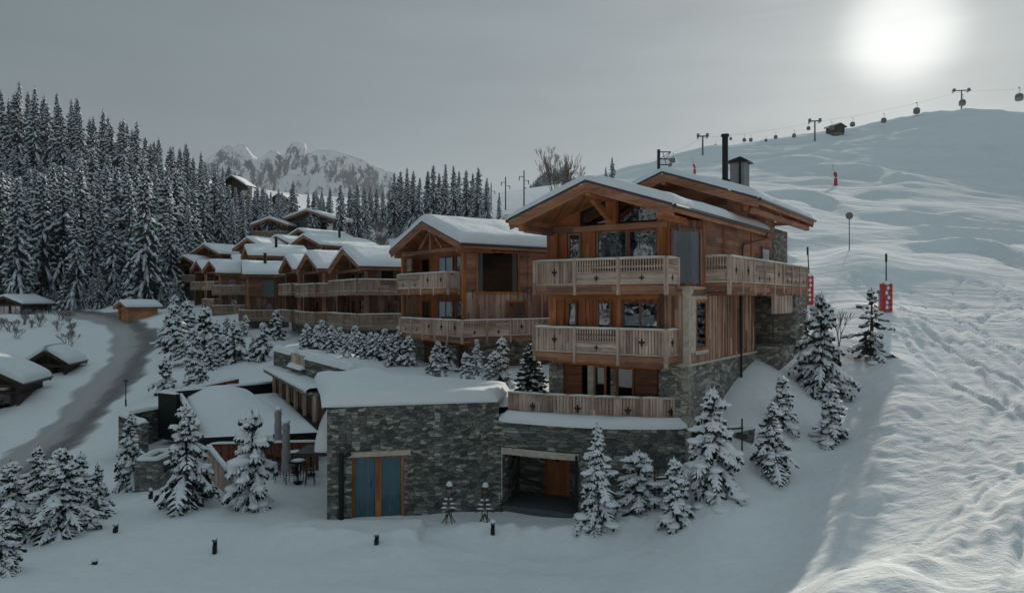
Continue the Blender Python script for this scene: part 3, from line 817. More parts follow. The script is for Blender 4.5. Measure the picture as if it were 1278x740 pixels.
def gable_wall(b, x0, x1, y, t, zb, xa, za_under, zl_under, zr_under, xl, xr, m=0):
    """wall with a gable top at plane y, following a roof underside given by ridge/eave heights at xl, xa, xr"""
    def zu(x): return za_under-(za_under-zl_under)*(xa-x)/(xa-xl) if x < xa else za_under-(za_under-zr_under)*(x-xa)/(xr-xa)
    b.prism([(x0, zb), (x1, zb), (x1, zu(x1)), (xa, za_under), (x0, zu(x0))], y, y+t, m)
# ------------------------------------------------------------------ the large chalet
MF = Frame((7.14, 28.72), R(-35.1))
def main_chalet():
    z0 = -5.2; A = MF.A
    T = thing('chalet', 'largest nearest larch chalet on a stone base, black stove pipe on its rear roof', 'chalet', (A[0], A[1], z0), MF.rot, 'snow-covered larch chalets')
    WL = -6.65; DEP = 15.7
    # --- stone base
    b = MB(z0)
    b.box(WL, 0, .0, 13, -9.2, -5.15)
    b.box(WL, WL+.75, 0, .5, -5.15, -2.75)                        # left pier
    b.box(WL, WL+.4, .5, 13, -5.15, -2.65)
    xr = MF.fx(822)
    b.box(xr, 0, 0, .5, -5.15, -2.66)                             # right pier
    b.box(-.4, 0, .5, 9.3, -5.15, -2.66)
    x1 = MF.fx(758); x2 = MF.fx(769)
    b.box(x1, x2, .3, .7, -5.15, -2.8)
    b.box(-1.2, 1.15, 9.3, 12.3, -4.4, -2.45)                         # plinth in front of the porch
    b.box(-3.2, .0, 12.3, 15.6, -5, 3.9)                             # rear corner pier, full height
    b.box(.0, 1.1, 12.9, 15.6, -4.4, .28)
    b.box(WL+.4, -.4, 9, 12.9, -5.15, -2.66)
    b.build('stone_base', M['stone_warm'], T)
    q = MB(z0)
    for i in range(12):
        za = -2.68-i*.36; l1, l2 = (.55, .32) if i % 2 else (.32, .55)
        q.prismz([(-l1, -.012), (.012, -.012), (.012, l2), (0, l2), (0, 0), (-l1, 0)], za-.34, za)
    q.build('corner_quoins', M['quoin'], T)
    # basement back wall behind the shutters
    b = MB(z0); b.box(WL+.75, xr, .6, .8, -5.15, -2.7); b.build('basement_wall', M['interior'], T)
    bm = MB(z0); bm.box(MF.fx(692), xr+.05, -.12, .25, -2.92, -2.66); bm.build('orange_beam', M['orange_h'], T)
    s0 = MF.fx(693, .1); s1 = MF.fx(726, .1)
    for (u0, u1) in ((s0, s1), (MF.fx(792, .1), MF.fx(820.5, .1))):
        b = MB(z0); b.box(u0, u1, .12, .16, -5.1, -2.92); k = 30
        for i in range(k): b.box(u0+.02, u1-.02, .085, .125, -5.08+i*.072, -5.08+i*.072+.045)
        b.build('slatted_shutter', M['shutter'], T)
    b = MB(z0); u = MF.fx(734, .1); b.box(u, u+.28, .05, .3, -5.1, -2.95); b.build('pale_post', M['lintel'], T)
    window(T, z0, (MF.fx(739.5, .3), .3), (1, 0), (0, -1), MF.fx(757, .3)-MF.fx(739.5, .3), -5.1, -2.95, 1, mat=M['orange_v'], glass='glass_dark')
    window(T, z0, (MF.fx(770, .3), .3), (1, 0), (0, -1), MF.fx(792, .3)-MF.fx(770, .3), -5.1, -2.95, 1, mat=M['orange_v'], glass='glass_dark')
    # --- middle floor, boards upright
    b = MB(z0); b.box(WL, MF.fx(824), .0, .3, -2.66, .30); b.build('front_wall_middle', M['orange_v'], T)
    b = MB(z0); b.box(MF.fx(824)+.002, -.0, .0, .3, -2.66, .36)
    b.box(-.3, .0, .3, MF.sy(941), -2.66, .36); b.box(WL, WL+.3, .3, 12.5, -2.66, .4)
    b.build('weathered_wall_middle', M['side_v'], T)
    # clapped-on planks give the side its relief
    b = MB(z0); y = 2.25
    while y < MF.sy(941)-.2:
        w_ = random.choice([.1, .13, .18]); b.box(0, .035, y, y+w_, -2.6, .2); y += w_+random.choice([.06, .1, .2])
    b.build('cover_boards', M['side_v'], T)
    b = MB(z0); x = MF.fx(826)
    while x < -.45:
        b.box(x, x+.2, -.035, 0, -2.6, .3); x += .27
    b.build('cover_boards', M['side_v'], T)
    d = MB(z0)
    d.prismz([(MF.fx(826), -.09), (.10, -.09), (.10, MF.sy(943)), (0, MF.sy(943)), (0, 0), (MF.fx(826), 0)], -2.74, -2.64)
    d.build('drip_ledge', M['lintel'], T)
    d = MB(z0); d.box(-.20, .06, -.06, .16, -2.64, .22); d.box(-.22, .12, -.10, .22, .22, .40); d.build('corner_post', M['lintel'], T)
    # pale surround and window near the corner
    y0_, y1_ = MF.sy(866.5), MF.sy(880)
    d = MB(z0); d.box(0, .07, .17, y0_, -2.2, .22); d.box(0, .07, y0_, y1_, -.02, .22); d.box(0, .12, y0_-.1, y1_+.05, -2.3, -2.14)
    d.build('pale_surround', M['lintel'], T)
    window(T, z0, (0.012, y0_), (0, 1), (1, 0), y1_-y0_, -2.12, -.02, 1, mat=M['orange_v'], t=.12, curtain=[(.15,.45)])
    # upper-left: middle windows
    for a_, c_, mu, cu in ((709, 721, 1, None), (746, 764, 1, [(.12,.45)]), (777.5, 823, 2, [(.12,.4)])):
        u0 = MF.fx(a_, -.02); u1 = MF.fx(c_, -.02)
        window(T, z0, (u0, -.02), (1, 0), (0, -1), u1-u0, -2.3, -.12, mu, mat=M['dark_v'], curtain=cu)
    for a_ in (690, 700, 726, 735, 771):
        p = MB(z0); u = MF.fx(a_); p.box(u, u+.22, -.07, 0, -2.5, .0); p.build('timber_post', M['orange_v'], T)
    p = MB(z0); p.box(WL, MF.fx(824), -.10, -.001, .0, .28); p.build('front_beam', M['orange_h'], T)
    # shelf of the corner bay
    CH = (MF.fx(833), MF.sy(877))
    s = MB(z0); s.prismz([(CH[0]-.1, -.12), (.12, -.12), (.12, CH[1]+.15), (-.1, CH[1]+.15), (CH[0]-.1, .1)], .40, .52); s.build('bay_shelf', M['grey_h'], T)
    s = MB(z0); s.box(CH[0]-.1, -.2, -.08, 0, .12, .40); s.box(0, .09, .22, CH[1]+.12, .12, .40); s.build('shelf_apron', M['side_h'], T)
    # --- upper floor
    XA, XL, XR = -3.3, -7.1, .38; ZA, ZL, ZR = 4.72, 3.40, 3.50; Y0 = -2.55
    def zu(x): return (ZA-(ZA-ZL)*(XA-x)/(XA-XL) if x < XA else ZA-(ZA-ZR)*(x-XA)/(XR-XA))-.2
    b = MB(z0)
    gable_wall(b, WL, CH[0], .0, .3, .31, XA, ZA-.2, ZL-.18, ZR-.18, XL, XR); b.build('front_wall_upper', M['orange_h'], T)
    b = MB(z0)
    b.prismz([(CH[0], 0), (-.0, CH[1]), (-.3, CH[1]), (CH[0]-.2, .3)], .53, 3.3)
    b.build('bay_wall', M['dark_v'], T)
    b = MB(z0)
    b.box(-.3, 0, CH[1]+.001, 12.9, .38, 3.36); b.box(WL, WL+.3, .31, 12.5, .4, 3.3); b.build('side_wall_upper', M['side_h'], T)
    dv = Vector((-CH[0], CH[1])); dl = dv.length; dn = dv.normalized(); nn = Vector((dn.y, -dn.x))
    st = Vector((CH[0], 0))+dn*.10+nn*.02
    window(T, z0, st, dn, nn, dl-.2, .56, 2.95, 1, mat=M['dark_v'], t=.13, curtain=[(.2,.34),(dl-.75,dl-.4)], glass='glass_dark')
    for c in ((CH[0], 0), (-.0, CH[1])):
        p = MB(z0); p.box(c[0]-.13, c[0]+.09, c[1]-.12, c[1]+.14, .53, 3.32); p.build('corner_post', M['orange_v'], T)
    for c in (4.2, 8.4):
        p = MB(z0); p.box(-.02, .05, c, c+.25, .5, 3.3); p.build('wall_post', M['orange_v'], T)
    # big front windows
    for a_, c_, cu in ((710, 725.5, [(.12,.4)]), (745.5, 784, [(.12,.5)]), (784.5, 823, None)):
        u0 = MF.fx(a_, -.03); u1 = MF.fx(c_, -.03)
        window(T, z0, (u0, -.03), (1, 0), (0, -1), u1-u0, .62, 2.92, 1, mat=M['dark_v'], curtain=cu)
    # gable lights over the tie beam
    def tri(pts, y=-.05):
        g = MB(z0); g.prism(pts, y-.012, y-.004); return g
    gl = MB(z0)
    xk0, xk1 = MF.fx(759), MF.fx(772); xe = MF.fx(822)
    def zg(x): return zu(x)-.22
    xs_ = MF.fx(728)
    fr = MB(z0); fr.prism([(xs_-.15, 3.22), (xk0, 3.22), (xk0, zg(xk0)+.12), (xs_-.15, zg(xs_)+.1)], -.03, 0)
    fr.prism([(xk1, 3.22), (xe+.1, 3.22), (xe+.1, zg(xe)+.12), (xk1, zg(xk1)+.12)], -.03, 0)
    gw = fr.build('gable_window', M['interior'], T)
    g = MB(z0); g.prism([(xs_+.05, 3.30), (xk0-.04, 3.30), (xk0-.04, zg(xk0)), (xs_+.05, max(3.36, zg(xs_)))], -.05, -.04); g.build('pane', M['glass'], gw)
    g = MB(z0); g.prism([(xk1+.05, 3.30), (xe, 3.30), (xe, zg(xe)), (xk1+.05, zg(xk1))], -.05, -.04); g.build('pane', M['glass'], gw)
    p = MB(z0)
    p.box(WL, 0.05-.9, -.22, 0.02, 2.94, 3.20); p.build('tie_beam', M['side_h'], T)
    p = MB(z0); p.box(xk0, xk1, -.26, .0, 3.2, zu(-3)-.05); p.build('king_post', M['orange_v'], T)
    for (u0, u1, dp, zt_) in ((MF.fx(727), MF.fx(744), .09, 2.94), (WL, WL+.55, .2, 2.94), (MF.fx(823)-.05, MF.fx(832), .14, 3.3), (MF.fx(703), MF.fx(709), .1, 2.94)):
        p = MB(z0); p.box(u0, u1, -dp, 0, .32, zt_); p.build('timber_post', M['orange_v'], T)
    roof = gable_roof(T, z0, XL, XA, XR, Y0, 10.4, ZA, ZL, ZR, snow=.31, back=True, seed=1)
    # rafter and plank underside, diagonal knee brace
    k = MB(z0); k.beam((XA-.1, -1.9, 4.15), (XA-.1, -.1, 3.3), .2, .22); k.build('brace', M['orange_h'], roof)
    k = MB(z0); k.beam((XL+.7, Y0+.3, 2.98), (WL+.3, 1, 2.98), .24, .26); k.build('eave_beam', M['side_h'], roof)
    # --- rear, higher roof
    b = MB(z0)
    gable_wall(b, -7.2, 0.0, 5.9, .3, 3.0, -3.0, 5.85, 4.2, 4.6, -7.5, 1.5)
    b.box(-.31, -.01, 6.2, 12.9, 3.3, 4.85); b.build('rear_wall', M['side_h'], T)
    rr = gable_roof(T, z0, -7.5, -3.0, 1.5, 4.4, 15.3, 6.05, 4.40, 4.45, snow=.31, seed=2, mats=(M['soffit'], M['fascia']))
    k = MB(z0); k.beam((1.2, 4.6, 3.95), (1.2, 15.2, 4.0), .2, .24); k.beam((.0, 9, 4.1), (1.3, 9, 4.1), .18, .2); k.beam((0, 12.6, 4.1), (1.3, 12.6, 4.1), .18, .2)
    k.build('eave_purlin', M['fascia'], rr)
    # side window on the upper floor, far end
    y0_, y1_ = MF.sy(949.5), MF.sy(960.5)
    window(T, z0, (0.012, y0_), (0, 1), (1, 0), y1_-y0_, .8, 2.75, 1, mat=M['dark_v'], t=.12)
    # porch
    b = MB(z0); y9 = MF.sy(943)
    b.box(-2.4, -2.2, y9, 12.9, -2.45, .2); b.box(-2.4, 0, y9-.25, y9, -2.45, .2); b.build('porch_wall', M['dark_v'], T)
    b = MB(z0); b.box(-.1, .25, MF.sy(980, 0), MF.sy(988, 0)+.2, -2.45, .2); b.build('porch_post', M['red_v'], T)
    window(T, z0, (-.02, MF.sy(964)), (0, 1), (1, 0), MF.sy(980)-MF.sy(964), -2.45, .15, 1, mat=M['dark_v'], glass='porch_glass')
    # --- balconies
    zf = MF.z(320, 0, 0)*28/28.72-1.08
    zf = .60
    xb0, xb1 = MF.fx(667.5, -1.2), -.45
    balcony(T, z0, [(xb0, 0), (xb0, -1.2), (xb1, -1.2), (xb1, 0)], zf, style='ssllls', bay=1.95, depthpoly=[(xb0, -1.2), (xb1, -1.2), (xb1, 0), (xb0, 0)])
    balcony(T, z0, [(xb0, 0), (xb0, -1.2), (xb1, -1.2), (xb1, 0)], -2.30, style='sslss', bay=1.95, depthpoly=[(xb0, -1.2), (xb1, -1.2), (xb1, 0), (xb0, 0)])
    bp = [(0.0, 1.75), (1.1, 1.75), (1.1, 15.4), (0, 15.4)]
    balcony(T, z0, bp, .70, h=1.12, fas=.42, style='lssllslll', bay=1.75, depthpoly=bp)
    b = MB(z0); b.box(.9, 1.06, MF.sy(968, 1.1), MF.sy(990, 1.1), -.75, .2); b.build('hanging_screen', M['grey_v'], T)
    for y in (2.1, 4.6, 7.1, 9.6):
        b = MB(z0); b.box(0, 1.35, y, y+.16, .14, .30); b.build('balcony_joist', M['fascia'], T)
    # --- pipes
    b = MB(z0); yp = MF.sy(922)
    b.tube((.12, yp, -4.0), (.12, yp, .3), .06); b.build('drainpipe', M['black'], T)
    b = MB(z0); a0 = (.55, 9.4, 3.35); pts = [a0, (.5, 9.3, 3.05), (.12, 6.9, 2.65), (.12, 6.7, 2.4), (.12, 6.7, .7)]
    for p_, q_ in zip(pts[:-1], pts[1:]): b.tube(p_, q_, .05)
    b.build('drainpipe', M['copper'], T)
    # --- chimney things on the rear roof
    yc = 9.0; xc = MF.fx(905, yc)
    zc = MF.z(226, xc, yc)
    b = MB(z0); b.tube((xc, yc, zc-.5), (xc, yc, MF.z(171, xc, yc)), .155, n=16); b.tube((xc, yc, MF.z(171, xc, yc)), (xc, yc, MF.z(168, xc, yc)), .21, n=16); b.tube((xc, yc, zc-.1), (xc, yc, zc+.06), .26, n=16)
    b.build('stove_pipe', M['black'], T)
    yc = 11.0; x0_ = MF.fx(911, yc); x1_ = MF.fx(929, yc); zt = MF.z(204, x0_, yc)
    b = MB(z0); b.box(x0_, x1_, yc, yc+.9, 4.6, zt); ch = b.build('chimney', M['grey_render'], T)
    b = MB(z0); b.box(x0_+.5, x0_+.6, yc-.05, yc+.0, 4.6, zt); b.prism([(x0_-.15, zt), (x1_+.2, zt), (x1_+.2, zt+.07), ((x0_+x1_)/2+.2, zt+.30), (x0_-.15, zt+.1)], yc-.12, yc+1.0)
    b.build('chimney_cowl', M['black'], ch)
    return T
M['porch_glass'] = glassmat('porch_glass', (.2,.2,.2), .75)
main_chalet()
# ------------------------------------------------------------------ garage wall, stone annex, courtyard
def wall_run(b, pts, t, zb, zt, side=1, m=0):
    for p, q in zip(pts[:-1], pts[1:]): b.seg(p, q, t, zb, zt, m, off=-t/2*side)

def curve(pts, n=6):
    out = []; P = [Vector(p) for p in pts]
    for i in range(len(P)-1):
        p0 = P[max(i-1, 0)]; p1 = P[i]; p2 = P[i+1]; p3 = P[min(i+2, len(P)-1)]
        for k in range(n):
            t = k/n; out.append(0.5*((2*p1)+(p2-p0)*t+(2*p0-5*p1+4*p2-p3)*t*t+(3*p1-p0-3*p2+p3)*t**3))
    out.append(P[-1]); return out
def thickwall(b, pts, t, zb, zt, m=0):
    """continuous wall along 2D points (outer face), body behind it (to the left of travel)"""
    n = len(pts); off = []
    for i in range(n):
        d = (pts[min(i+1, n-1)]-pts[max(i-1, 0)]).normalized(); off.append(pts[i]+Vector((-d.y, d.x))*t)
    poly = [(p.x, p.y) for p in pts]+[(p.x, p.y) for p in reversed(off)]
    vs = [(p.x, p.y, zb) for p in pts]+[(p.x, p.y, zb) for p in off]+[(p.x, p.y, zt) for p in pts]+[(p.x, p.y, zt) for p in off]
    fs = []
    for i in range(n-1):
        fs += [(i, i+1, 2*n+i+1, 2*n+i), (n+i+1, n+i, 3*n+i, 3*n+i+1), (2*n+i, 2*n+i+1, 3*n+i+1, 3*n+i), (i+1, i, n+i, n+i+1)]
    fs += [(n, 0, 2*n, 3*n), (n-1, 2*n-1, 4*n-1, 3*n-1)]
    b.add(vs, fs, m); return off

def garage_terrace():
    z0 = -9.0; A = (-.55, 30.45)
    T = thing('garage_terrace', 'curved stone garage wall under a railed terrace below the largest chalet', 'garage', (0, 0, z0))
    zt = -5.2
    W = [Vector(p) for p in (A, (atx(665, 29.75), 29.75), (atx(700, 29.25), 29.25), (atx(728, 28.98), 28.98))]
    ga = Vector((atx(626, 30.38), 30.38)); gb = Vector((atx(722, 29.03), 29.03))
    b = MB(z0)
    thickwall(b, [Vector(A), ga], .5, -9.5, zt)
    upper = curve([ga, W[1], W[2], gb], 4)
    offs = thickwall(b, upper, .5, -6.30, zt)
    rest = curve([gb, Vector((atx(760, 28.7), 28.7)), Vector((atx(800, 28.6), 28.6)), Vector((atx(835, 28.65), 28.65)), Vector((atx(857.5, 28.8), 28.8))], 6)
    thickwall(b, rest, .5, -9.6, zt)
    b.build('stone_wall', M['stone'], T)
    li = MB(z0); Lp = [p+Vector((0, -.04)) for p in upper]; thickwall(li, Lp, .3, -6.62, -6.34); li.build('lintel', M['lintel'], T)
    # room behind
    d = (gb-ga).normalized(); n = Vector((-d.y, d.x)); r0 = ga+n*.5; r1 = gb+n*.5
    bk0 = ga+n*2.7-d*.3; bk1 = gb+n*2.7+d*1.4
    i = MB(z0)
    i.seg(ga+n*.5, bk0, .1, -9.3, -6.2); i.seg(bk0, bk1, .1, -9.3, -6.2); i.seg(gb+n*.5+d*.12, bk1, .1, -9.3, -6.2)
    i.prismz([ga+n*.3, gb+n*.3, bk1, bk0], -6.3, -6.2)
    i.build('recess', M['stone'], T)
    f = MB(z0); f.prismz([ga+n*.2, gb+n*.2, bk1, bk0], -9.2, -8.88); f.build('garage_floor', plain('wet_concrete', (.10,.105,.11), .5), T)
    L_ = (bk1-bk0).length
    for (u0, u1, hz_) in ((1.35, 2.55, 2.2), (3.2, 4.6, 2.3)):
        g = MB(z0); a = bk0+d*u0-n*.12; c = bk0+d*u1-n*.12; g.seg(a, c, .08, -8.87, -8.87+hz_)
        g.seg(a-n*.05, a-n*.05+d*.12, .06, -8.87, -8.87+hz_); g.seg(c-n*.05-d*.12, c-n*.05, .06, -8.87, -8.87+hz_)
        do = g.build('wooden_door', M['orange_v'], T)
        h = MB(z0); h.blob((((a+c)/2)-n*.06).to_3d()+Vector((0, 0, -7.3)), .1, .03, .12); h.build('door_ornament', M['black'], do)
    g = MB(z0); a = bk0+d*2.65-n*.3; g.seg(a, a+d*.45, .5, -9, -6.2); g.build('pier', M['stone'], T)
    ic = MB(z0)
    for k in range(26):
        p = ga+d*(-.02); zz = -6.4-k*.085; ic.blob((p.x+.03, p.y-.06, zz), .035, .035, .03, seg=5, rings=3)
    ic.build('light_string', M['treesnow'], T)
    gp = MB(z0); gp.tube((gb.x-.1, gb.y-.1, -9), (gb.x-.1, gb.y-.1, -6.4), .05); gp.build('door_jamb', M['black'], T)
    # terrace floor and its snow
    RL = [Vector((atx(636, 31.1), 31.1)), Vector((atx(680, 30.4), 30.4)), Vector((atx(740, 29.75), 29.75)), Vector((atx(800, 29.3), 29.3)), Vector((atx(842, 29.12), 29.12))]
    RLc = curve(RL, 1)
    full = [Vector(A)]+upper+rest[1:]
    f = MB(z0); poly = [(p.x, p.y+.2) for p in full]+[MF.w(.0, .02), MF.w(-6.6, .02), (1.2, 33.4), (-.4, 31.4)]
    f.prismz(poly, -5.35, -5.22); f.build('terrace_floor', M['lintel'], T)
    # ledge snow : from wall edge up to the railing foot
    P = []
    n = 60; fl = []; tot = 0
    def resample(pl, n):
        ds = [0];
        for a, c in zip(pl[:-1], pl[1:]): ds.append(ds[-1]+(c-a).length)
        o = []
        for k in range(n+1):
            s = ds[-1]*k/n; j = max(0, min(len(pl)-2, next((q for q in range(len(ds)-1) if ds[q+1] >= s-1e-9), len(pl)-2)))
            t = (s-ds[j])/max(1e-9, ds[j+1]-ds[j]); o.append(pl[j].lerp(pl[j+1], t))
        return o
    fo = resample(full, n); ri = resample([Vector((-.35, 31.3))]+RLc+[Vector((7.0, 29.0))], n)
    for k in range(n+1):
        a = fo[k]; c = ri[k]; dd = (c-a); row = []
        ex = (a-c).normalized()*.07
        for j, (t, h) in enumerate(((-.0, -.06), (0, .10), (.05, .22), (.16, .32), (.35, .37), (.6, .36), (1.0, .33), (1.25, .30), (1.26, 0))):
            q = a+ex*(1 if j < 2 else .5 if j == 2 else 0)+dd*t
            hh = h*(1 if 1 < k < n-1 else .6)+(.05*mn.noise(Vector((q.x*1.1, q.y*1.1, 4))) if j > 0 else 0)
            row.append((q.x, q.y, zt+hh))
        P.append(row)
    s = MB(z0); s.grid(P, flip=False); s.build('ledge_snow', M['snow'], T, True)
    # snow on the terrace behind the rail
    # railing
    RT = [Vector((p.x, p.y)) for p in curve(RL, 2)]
    rl = balcony(T, z0, RT, -5.14, h=1.08, fas=.05, style='s', bay=.9, fl=False, mats=(M['grey_v'], M['grey_h']))
    for k in (1, 3, 5, 7):
        a = RT[k]; d = (RT[min(k+1, len(RT)-1)]-RT[k-1]).normalized(); m_ = a+d*.42; nr = Vector((d.y, -d.x))
        o = MB(z0); fleur(o, (m_.x, m_.y, -4.62), d, nr, .17, .05); o.build('cutout_emblem', M['interior'], rl)
garage_terrace()

def annex():
    z0 = -9.0
    T = thing('stone_annex', 'flat-roofed grey stone annex with a blue-curtained double door and thick roof snow', 'annex', (0, 0, z0))
    a = Vector((-7.54, 28.9)); c = Vector((-.56, 30.46)); d = (c-a).normalized(); n = Vector((d.y, -d.x)); zt = -4.38
    def on(px):
        k = (px-CXP)/F; return (k*a.y-a.x)/(d.x-k*d.y)
    u0, u1 = on(439.5), on(504.5)
    zd0 = -9.1; zd1 = (HZP-569)/F*29.3
    b = MB(z0)
    pts = lambda u: a+d*u
    thickwall(b, [pts(0), pts(u0)], .5, -9.8, zt); thickwall(b, [pts(u0), pts(u1)], .5, zd1, zt); thickwall(b, [pts(u1), c], .5, -9.8, zt)
    lw = [Vector((-9.0, 40.3)), a+Vector((.0, 0))]
    thickwall(b, lw, .5, -9.9, zt)
    b.build('stone_wall', M['stone'], T)
    l = MB(z0); l.seg(pts(u0-.18), pts(u1+.25), .12, zd1, zd1+.2, off=.03); l.build('lintel', M['lintel'], T)
    dr = thing_part = MB(z0)
    for (x0, x1) in ((u0, u0+.12), ((u0+u1)/2-.12, (u0+u1)/2+.12), (u1-.12, u1)): dr.seg(pts(x0)-n*.12, pts(x1)-n*.12, .08, zd0, zd1)
    dr.seg(pts(u0+.12)-n*.12, pts(u1-.12)-n*.12, .075, zd1-.1, zd1)
    do = dr.build('double_door', M['orange_v'], T)
    cb = MB(z0)
    for (x0, x1) in ((u0+.08, (u0+u1)/2-.1), ((u0+u1)/2+.1, u1-.08)):
        P = []; k = 40
        for i in range(k+1):
            x = x0+(x1-x0)*i/k; q = pts(x)-n*(.30+.03*math.sin(i*1.5)+.01*math.sin(i*3.7)); P.append([(q.x, q.y, zd0), (q.x, q.y, zd1-.05)])
        cb.grid(P)
    cb.build('curtain', M['curtain_blue'], do, True)
    g = MB(z0); g.seg(pts(u0+.05)-n*.16, pts(u1-.05)-n*.16, .01, zd0, zd1-.05); g.build('pane', M['glass_clear'], do)
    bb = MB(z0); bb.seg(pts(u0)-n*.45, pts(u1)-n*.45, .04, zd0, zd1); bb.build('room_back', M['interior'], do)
    p = MB(z0); ud = on(426); q = pts(ud)+n*.09
    p.tube((q.x, q.y, -9.3), (q.x, q.y, -6.3), .10, n=10); p.tube((q.x, q.y, -7.9), (q.x, q.y, -7.8), .12, n=10); p.blob((q.x+.3, q.y, -6.35), .11, .11, .13); p.seg((q.x, q.y), (q.x+.3, q.y), .06, -6.42, -6.36)
    p.build('drainpipe', M['black'], T)
    # roof snow: thick pillow over the edges
    poly = lambda s: None
    P = []; nn = 46; kk = 26
    bl = Vector((-10.6, 38.8)); br = Vector((-.1, 33.6)); fl = a; fr = Vector((-.62, 30.5))
    for i in range(nn+1):
        s = i/nn; f_ = fl.lerp(fr, s); bk = bl.lerp(br, s); row = []
        for j in range(kk+1):
            t = j/kk; q = f_.lerp(bk, t**1.5)
            e1 = min(1, j/3.0); e2 = min(1, i/3.0, (nn-i)/2.0)
            e = math.sqrt(max(0, 1-(1-e1)**2))*math.sqrt(max(0, 1-(1-e2)**2))
            h = .05+.42*e+.09*mn.noise(Vector((q.x*.5, q.y*.5, 9)))*e+.35*math.exp(-((q.x+7.6)/1.2)**2)*min(1, t*2.5)
            q2 = q+(n*.1 if j < 2 else Vector((0, 0)))+(Vector((-.22, -.02)) if i < 2 else Vector((0, 0)))
            row.append((q2.x, q2.y, zt+h))
        P.append(row)
    s = MB(z0); s.grid(P)
    s.grid([[ (r_[0][0], r_[0][1]+.04, r_[0][2]-.09) for r_ in P], [r_[0] for r_ in P]])
    s.grid([[ (p_[0]+.05, p_[1], p_[2]-.15) for p_ in P[0]], list(P[0])])
    s.grid([[ (p_[0]-.02, p_[1], p_[2]-.15) for p_ in P[-1]], list(P[-1])])
    s.build('roof_snow', M['roofsnow'], T, True)
    # small snowed-over canopy and the drape of snow at the left corner
    aw = MB(z0); aw.box(-9.0, -7.62, 29.4, 31.2, -6.52, -6.40); aw.build('side_canopy', M['black'], T)
    aw = MB(z0); P = []
    for i in range(14):
        t = i/13; row = []
        y = 29.55+1.5*t
        for j in range(12):
            s_ = j/11; x = -7.62-.62*math.sin(s_*PI*.5)*(0.7+.3*math.sin(t*PI)); zz = -6.38+2.05*(1-s_)**.85
            row.append((x-.15*s_, y+.05*math.sin(j), zz+.03*mn.noise(Vector((x*3, y*3, 0)))))
        P.append(row)
    aw.grid(P, flip=True); fr_ = P[0]
    aw.add([(p[0], p[1], p[2]) for p in fr_]+[(-7.6, 29.55, -6.4)], [tuple(range(13))])
    aw.build('corner_snow', M['snow'], T, True)
annex()

def colonnade():
    z0 = -9.2
    T = thing('colonnade_wing', 'long low stone and timber wing with pillars facing the snowy courtyard roof', 'building', (0, 0, z0))
    a = at(347, 490, 55.5).xy; c = at(398, 525, 43.2).xy
    d = (c-a).normalized(); n = Vector((d.y, -d.x)); 
    if n.x > 0: n = -n
    Ln = (c-a).length
    b = MB(z0); b.seg(a-n*.2-d*1.5, c-n*.2, .3, -9.3, -5.8); b.build('timber_wall', M['dark_v'], T)
    zc = -5.86
    for i in range(6):
        p = a+d*(Ln*i/5); q = MB(z0); q.box(p.x-.13+n.x*.25, p.x+.13+n.x*.25, p.y-.13+n.y*.25, p.y+.13+n.y*.25, -9.2, zc)
        q.build('pillar', M['grey_v'], T)
    b = MB(z0); 
    o1 = a+n*.75-d*2.2; o2 = c+n*.75+d*.2; i1 = a-n*2.2-d*2.2; i2 = c-n*2.2+d*.2
    b.prismz([o1, o2, i2, i1], zc, zc+.22); b.build('ledge_slab', M['stone'], T)
    P = []
    for i in range(40):
        t = i/39; p = o1.lerp(o2, t); q = i1.lerp(i2, t); row = []
        for j, (s_, h) in enumerate(((0, -.02), (-.03, .06), (0, .18), (.05, .26), (.3, .30), (.7, .36), (1, .5))):
            r_ = p.lerp(q, s_); row.append((r_.x, r_.y, zc+.2+h+.04*mn.noise(Vector((r_.x*1.5, r_.y*1.5, 0)))))
        P.append(row)
    s = MB(z0); s.grid(P); s.build('ledge_snow', M['snow'], T, True)
    # stone parapet above, set back
    p1 = at(345, 437, 58).xy; p2 = at(441, 461, 41.3).xy; dd = (p2-p1).normalized(); n2 = Vector((dd.y, -dd.x))
    if n2.x > 0: n2 = -n2
    b = MB(z0); b.seg(p1, p2, .45, -6.4, -4.15, off=0); b.seg(p1, p1-n2*5+dd*0, .45, -6.4, -4.15)
    b.build('stone_parapet', M['stone'], T)
    m1 = p1.lerp(p2, .30); m2 = p1.lerp(p2, .50)
    b = MB(z0); b.seg(m1+n2*.24, m2+n2*.24, .04, -4.75, -4.0); b.build('timber_inset', M['grey_v'], T)
    s = MB(z0); snow_strip(s, [(p1.x, p1.y, -4.16), (m1.x, m1.y, -4.16)], .42, .42); snow_strip(s, [(m2.x, m2.y, -4.16), (p2.x, p2.y, -4.12)], .42, .42)
    snow_strip(s, [(m1.x+n2.x*.3, m1.y+n2.y*.3, -4.95), (m2.x+n2.x*.3, m2.y+n2.y*.3, -4.95)], .35, .25)
    s.build('parapet_snow', M['snow'], T, True)
    b = MB(z0); b.seg(m1+n2*.2, m2+n2*.2, .7, -5.05, -4.93); b.build('inset_sill', M['stone'], T)
colonnade()

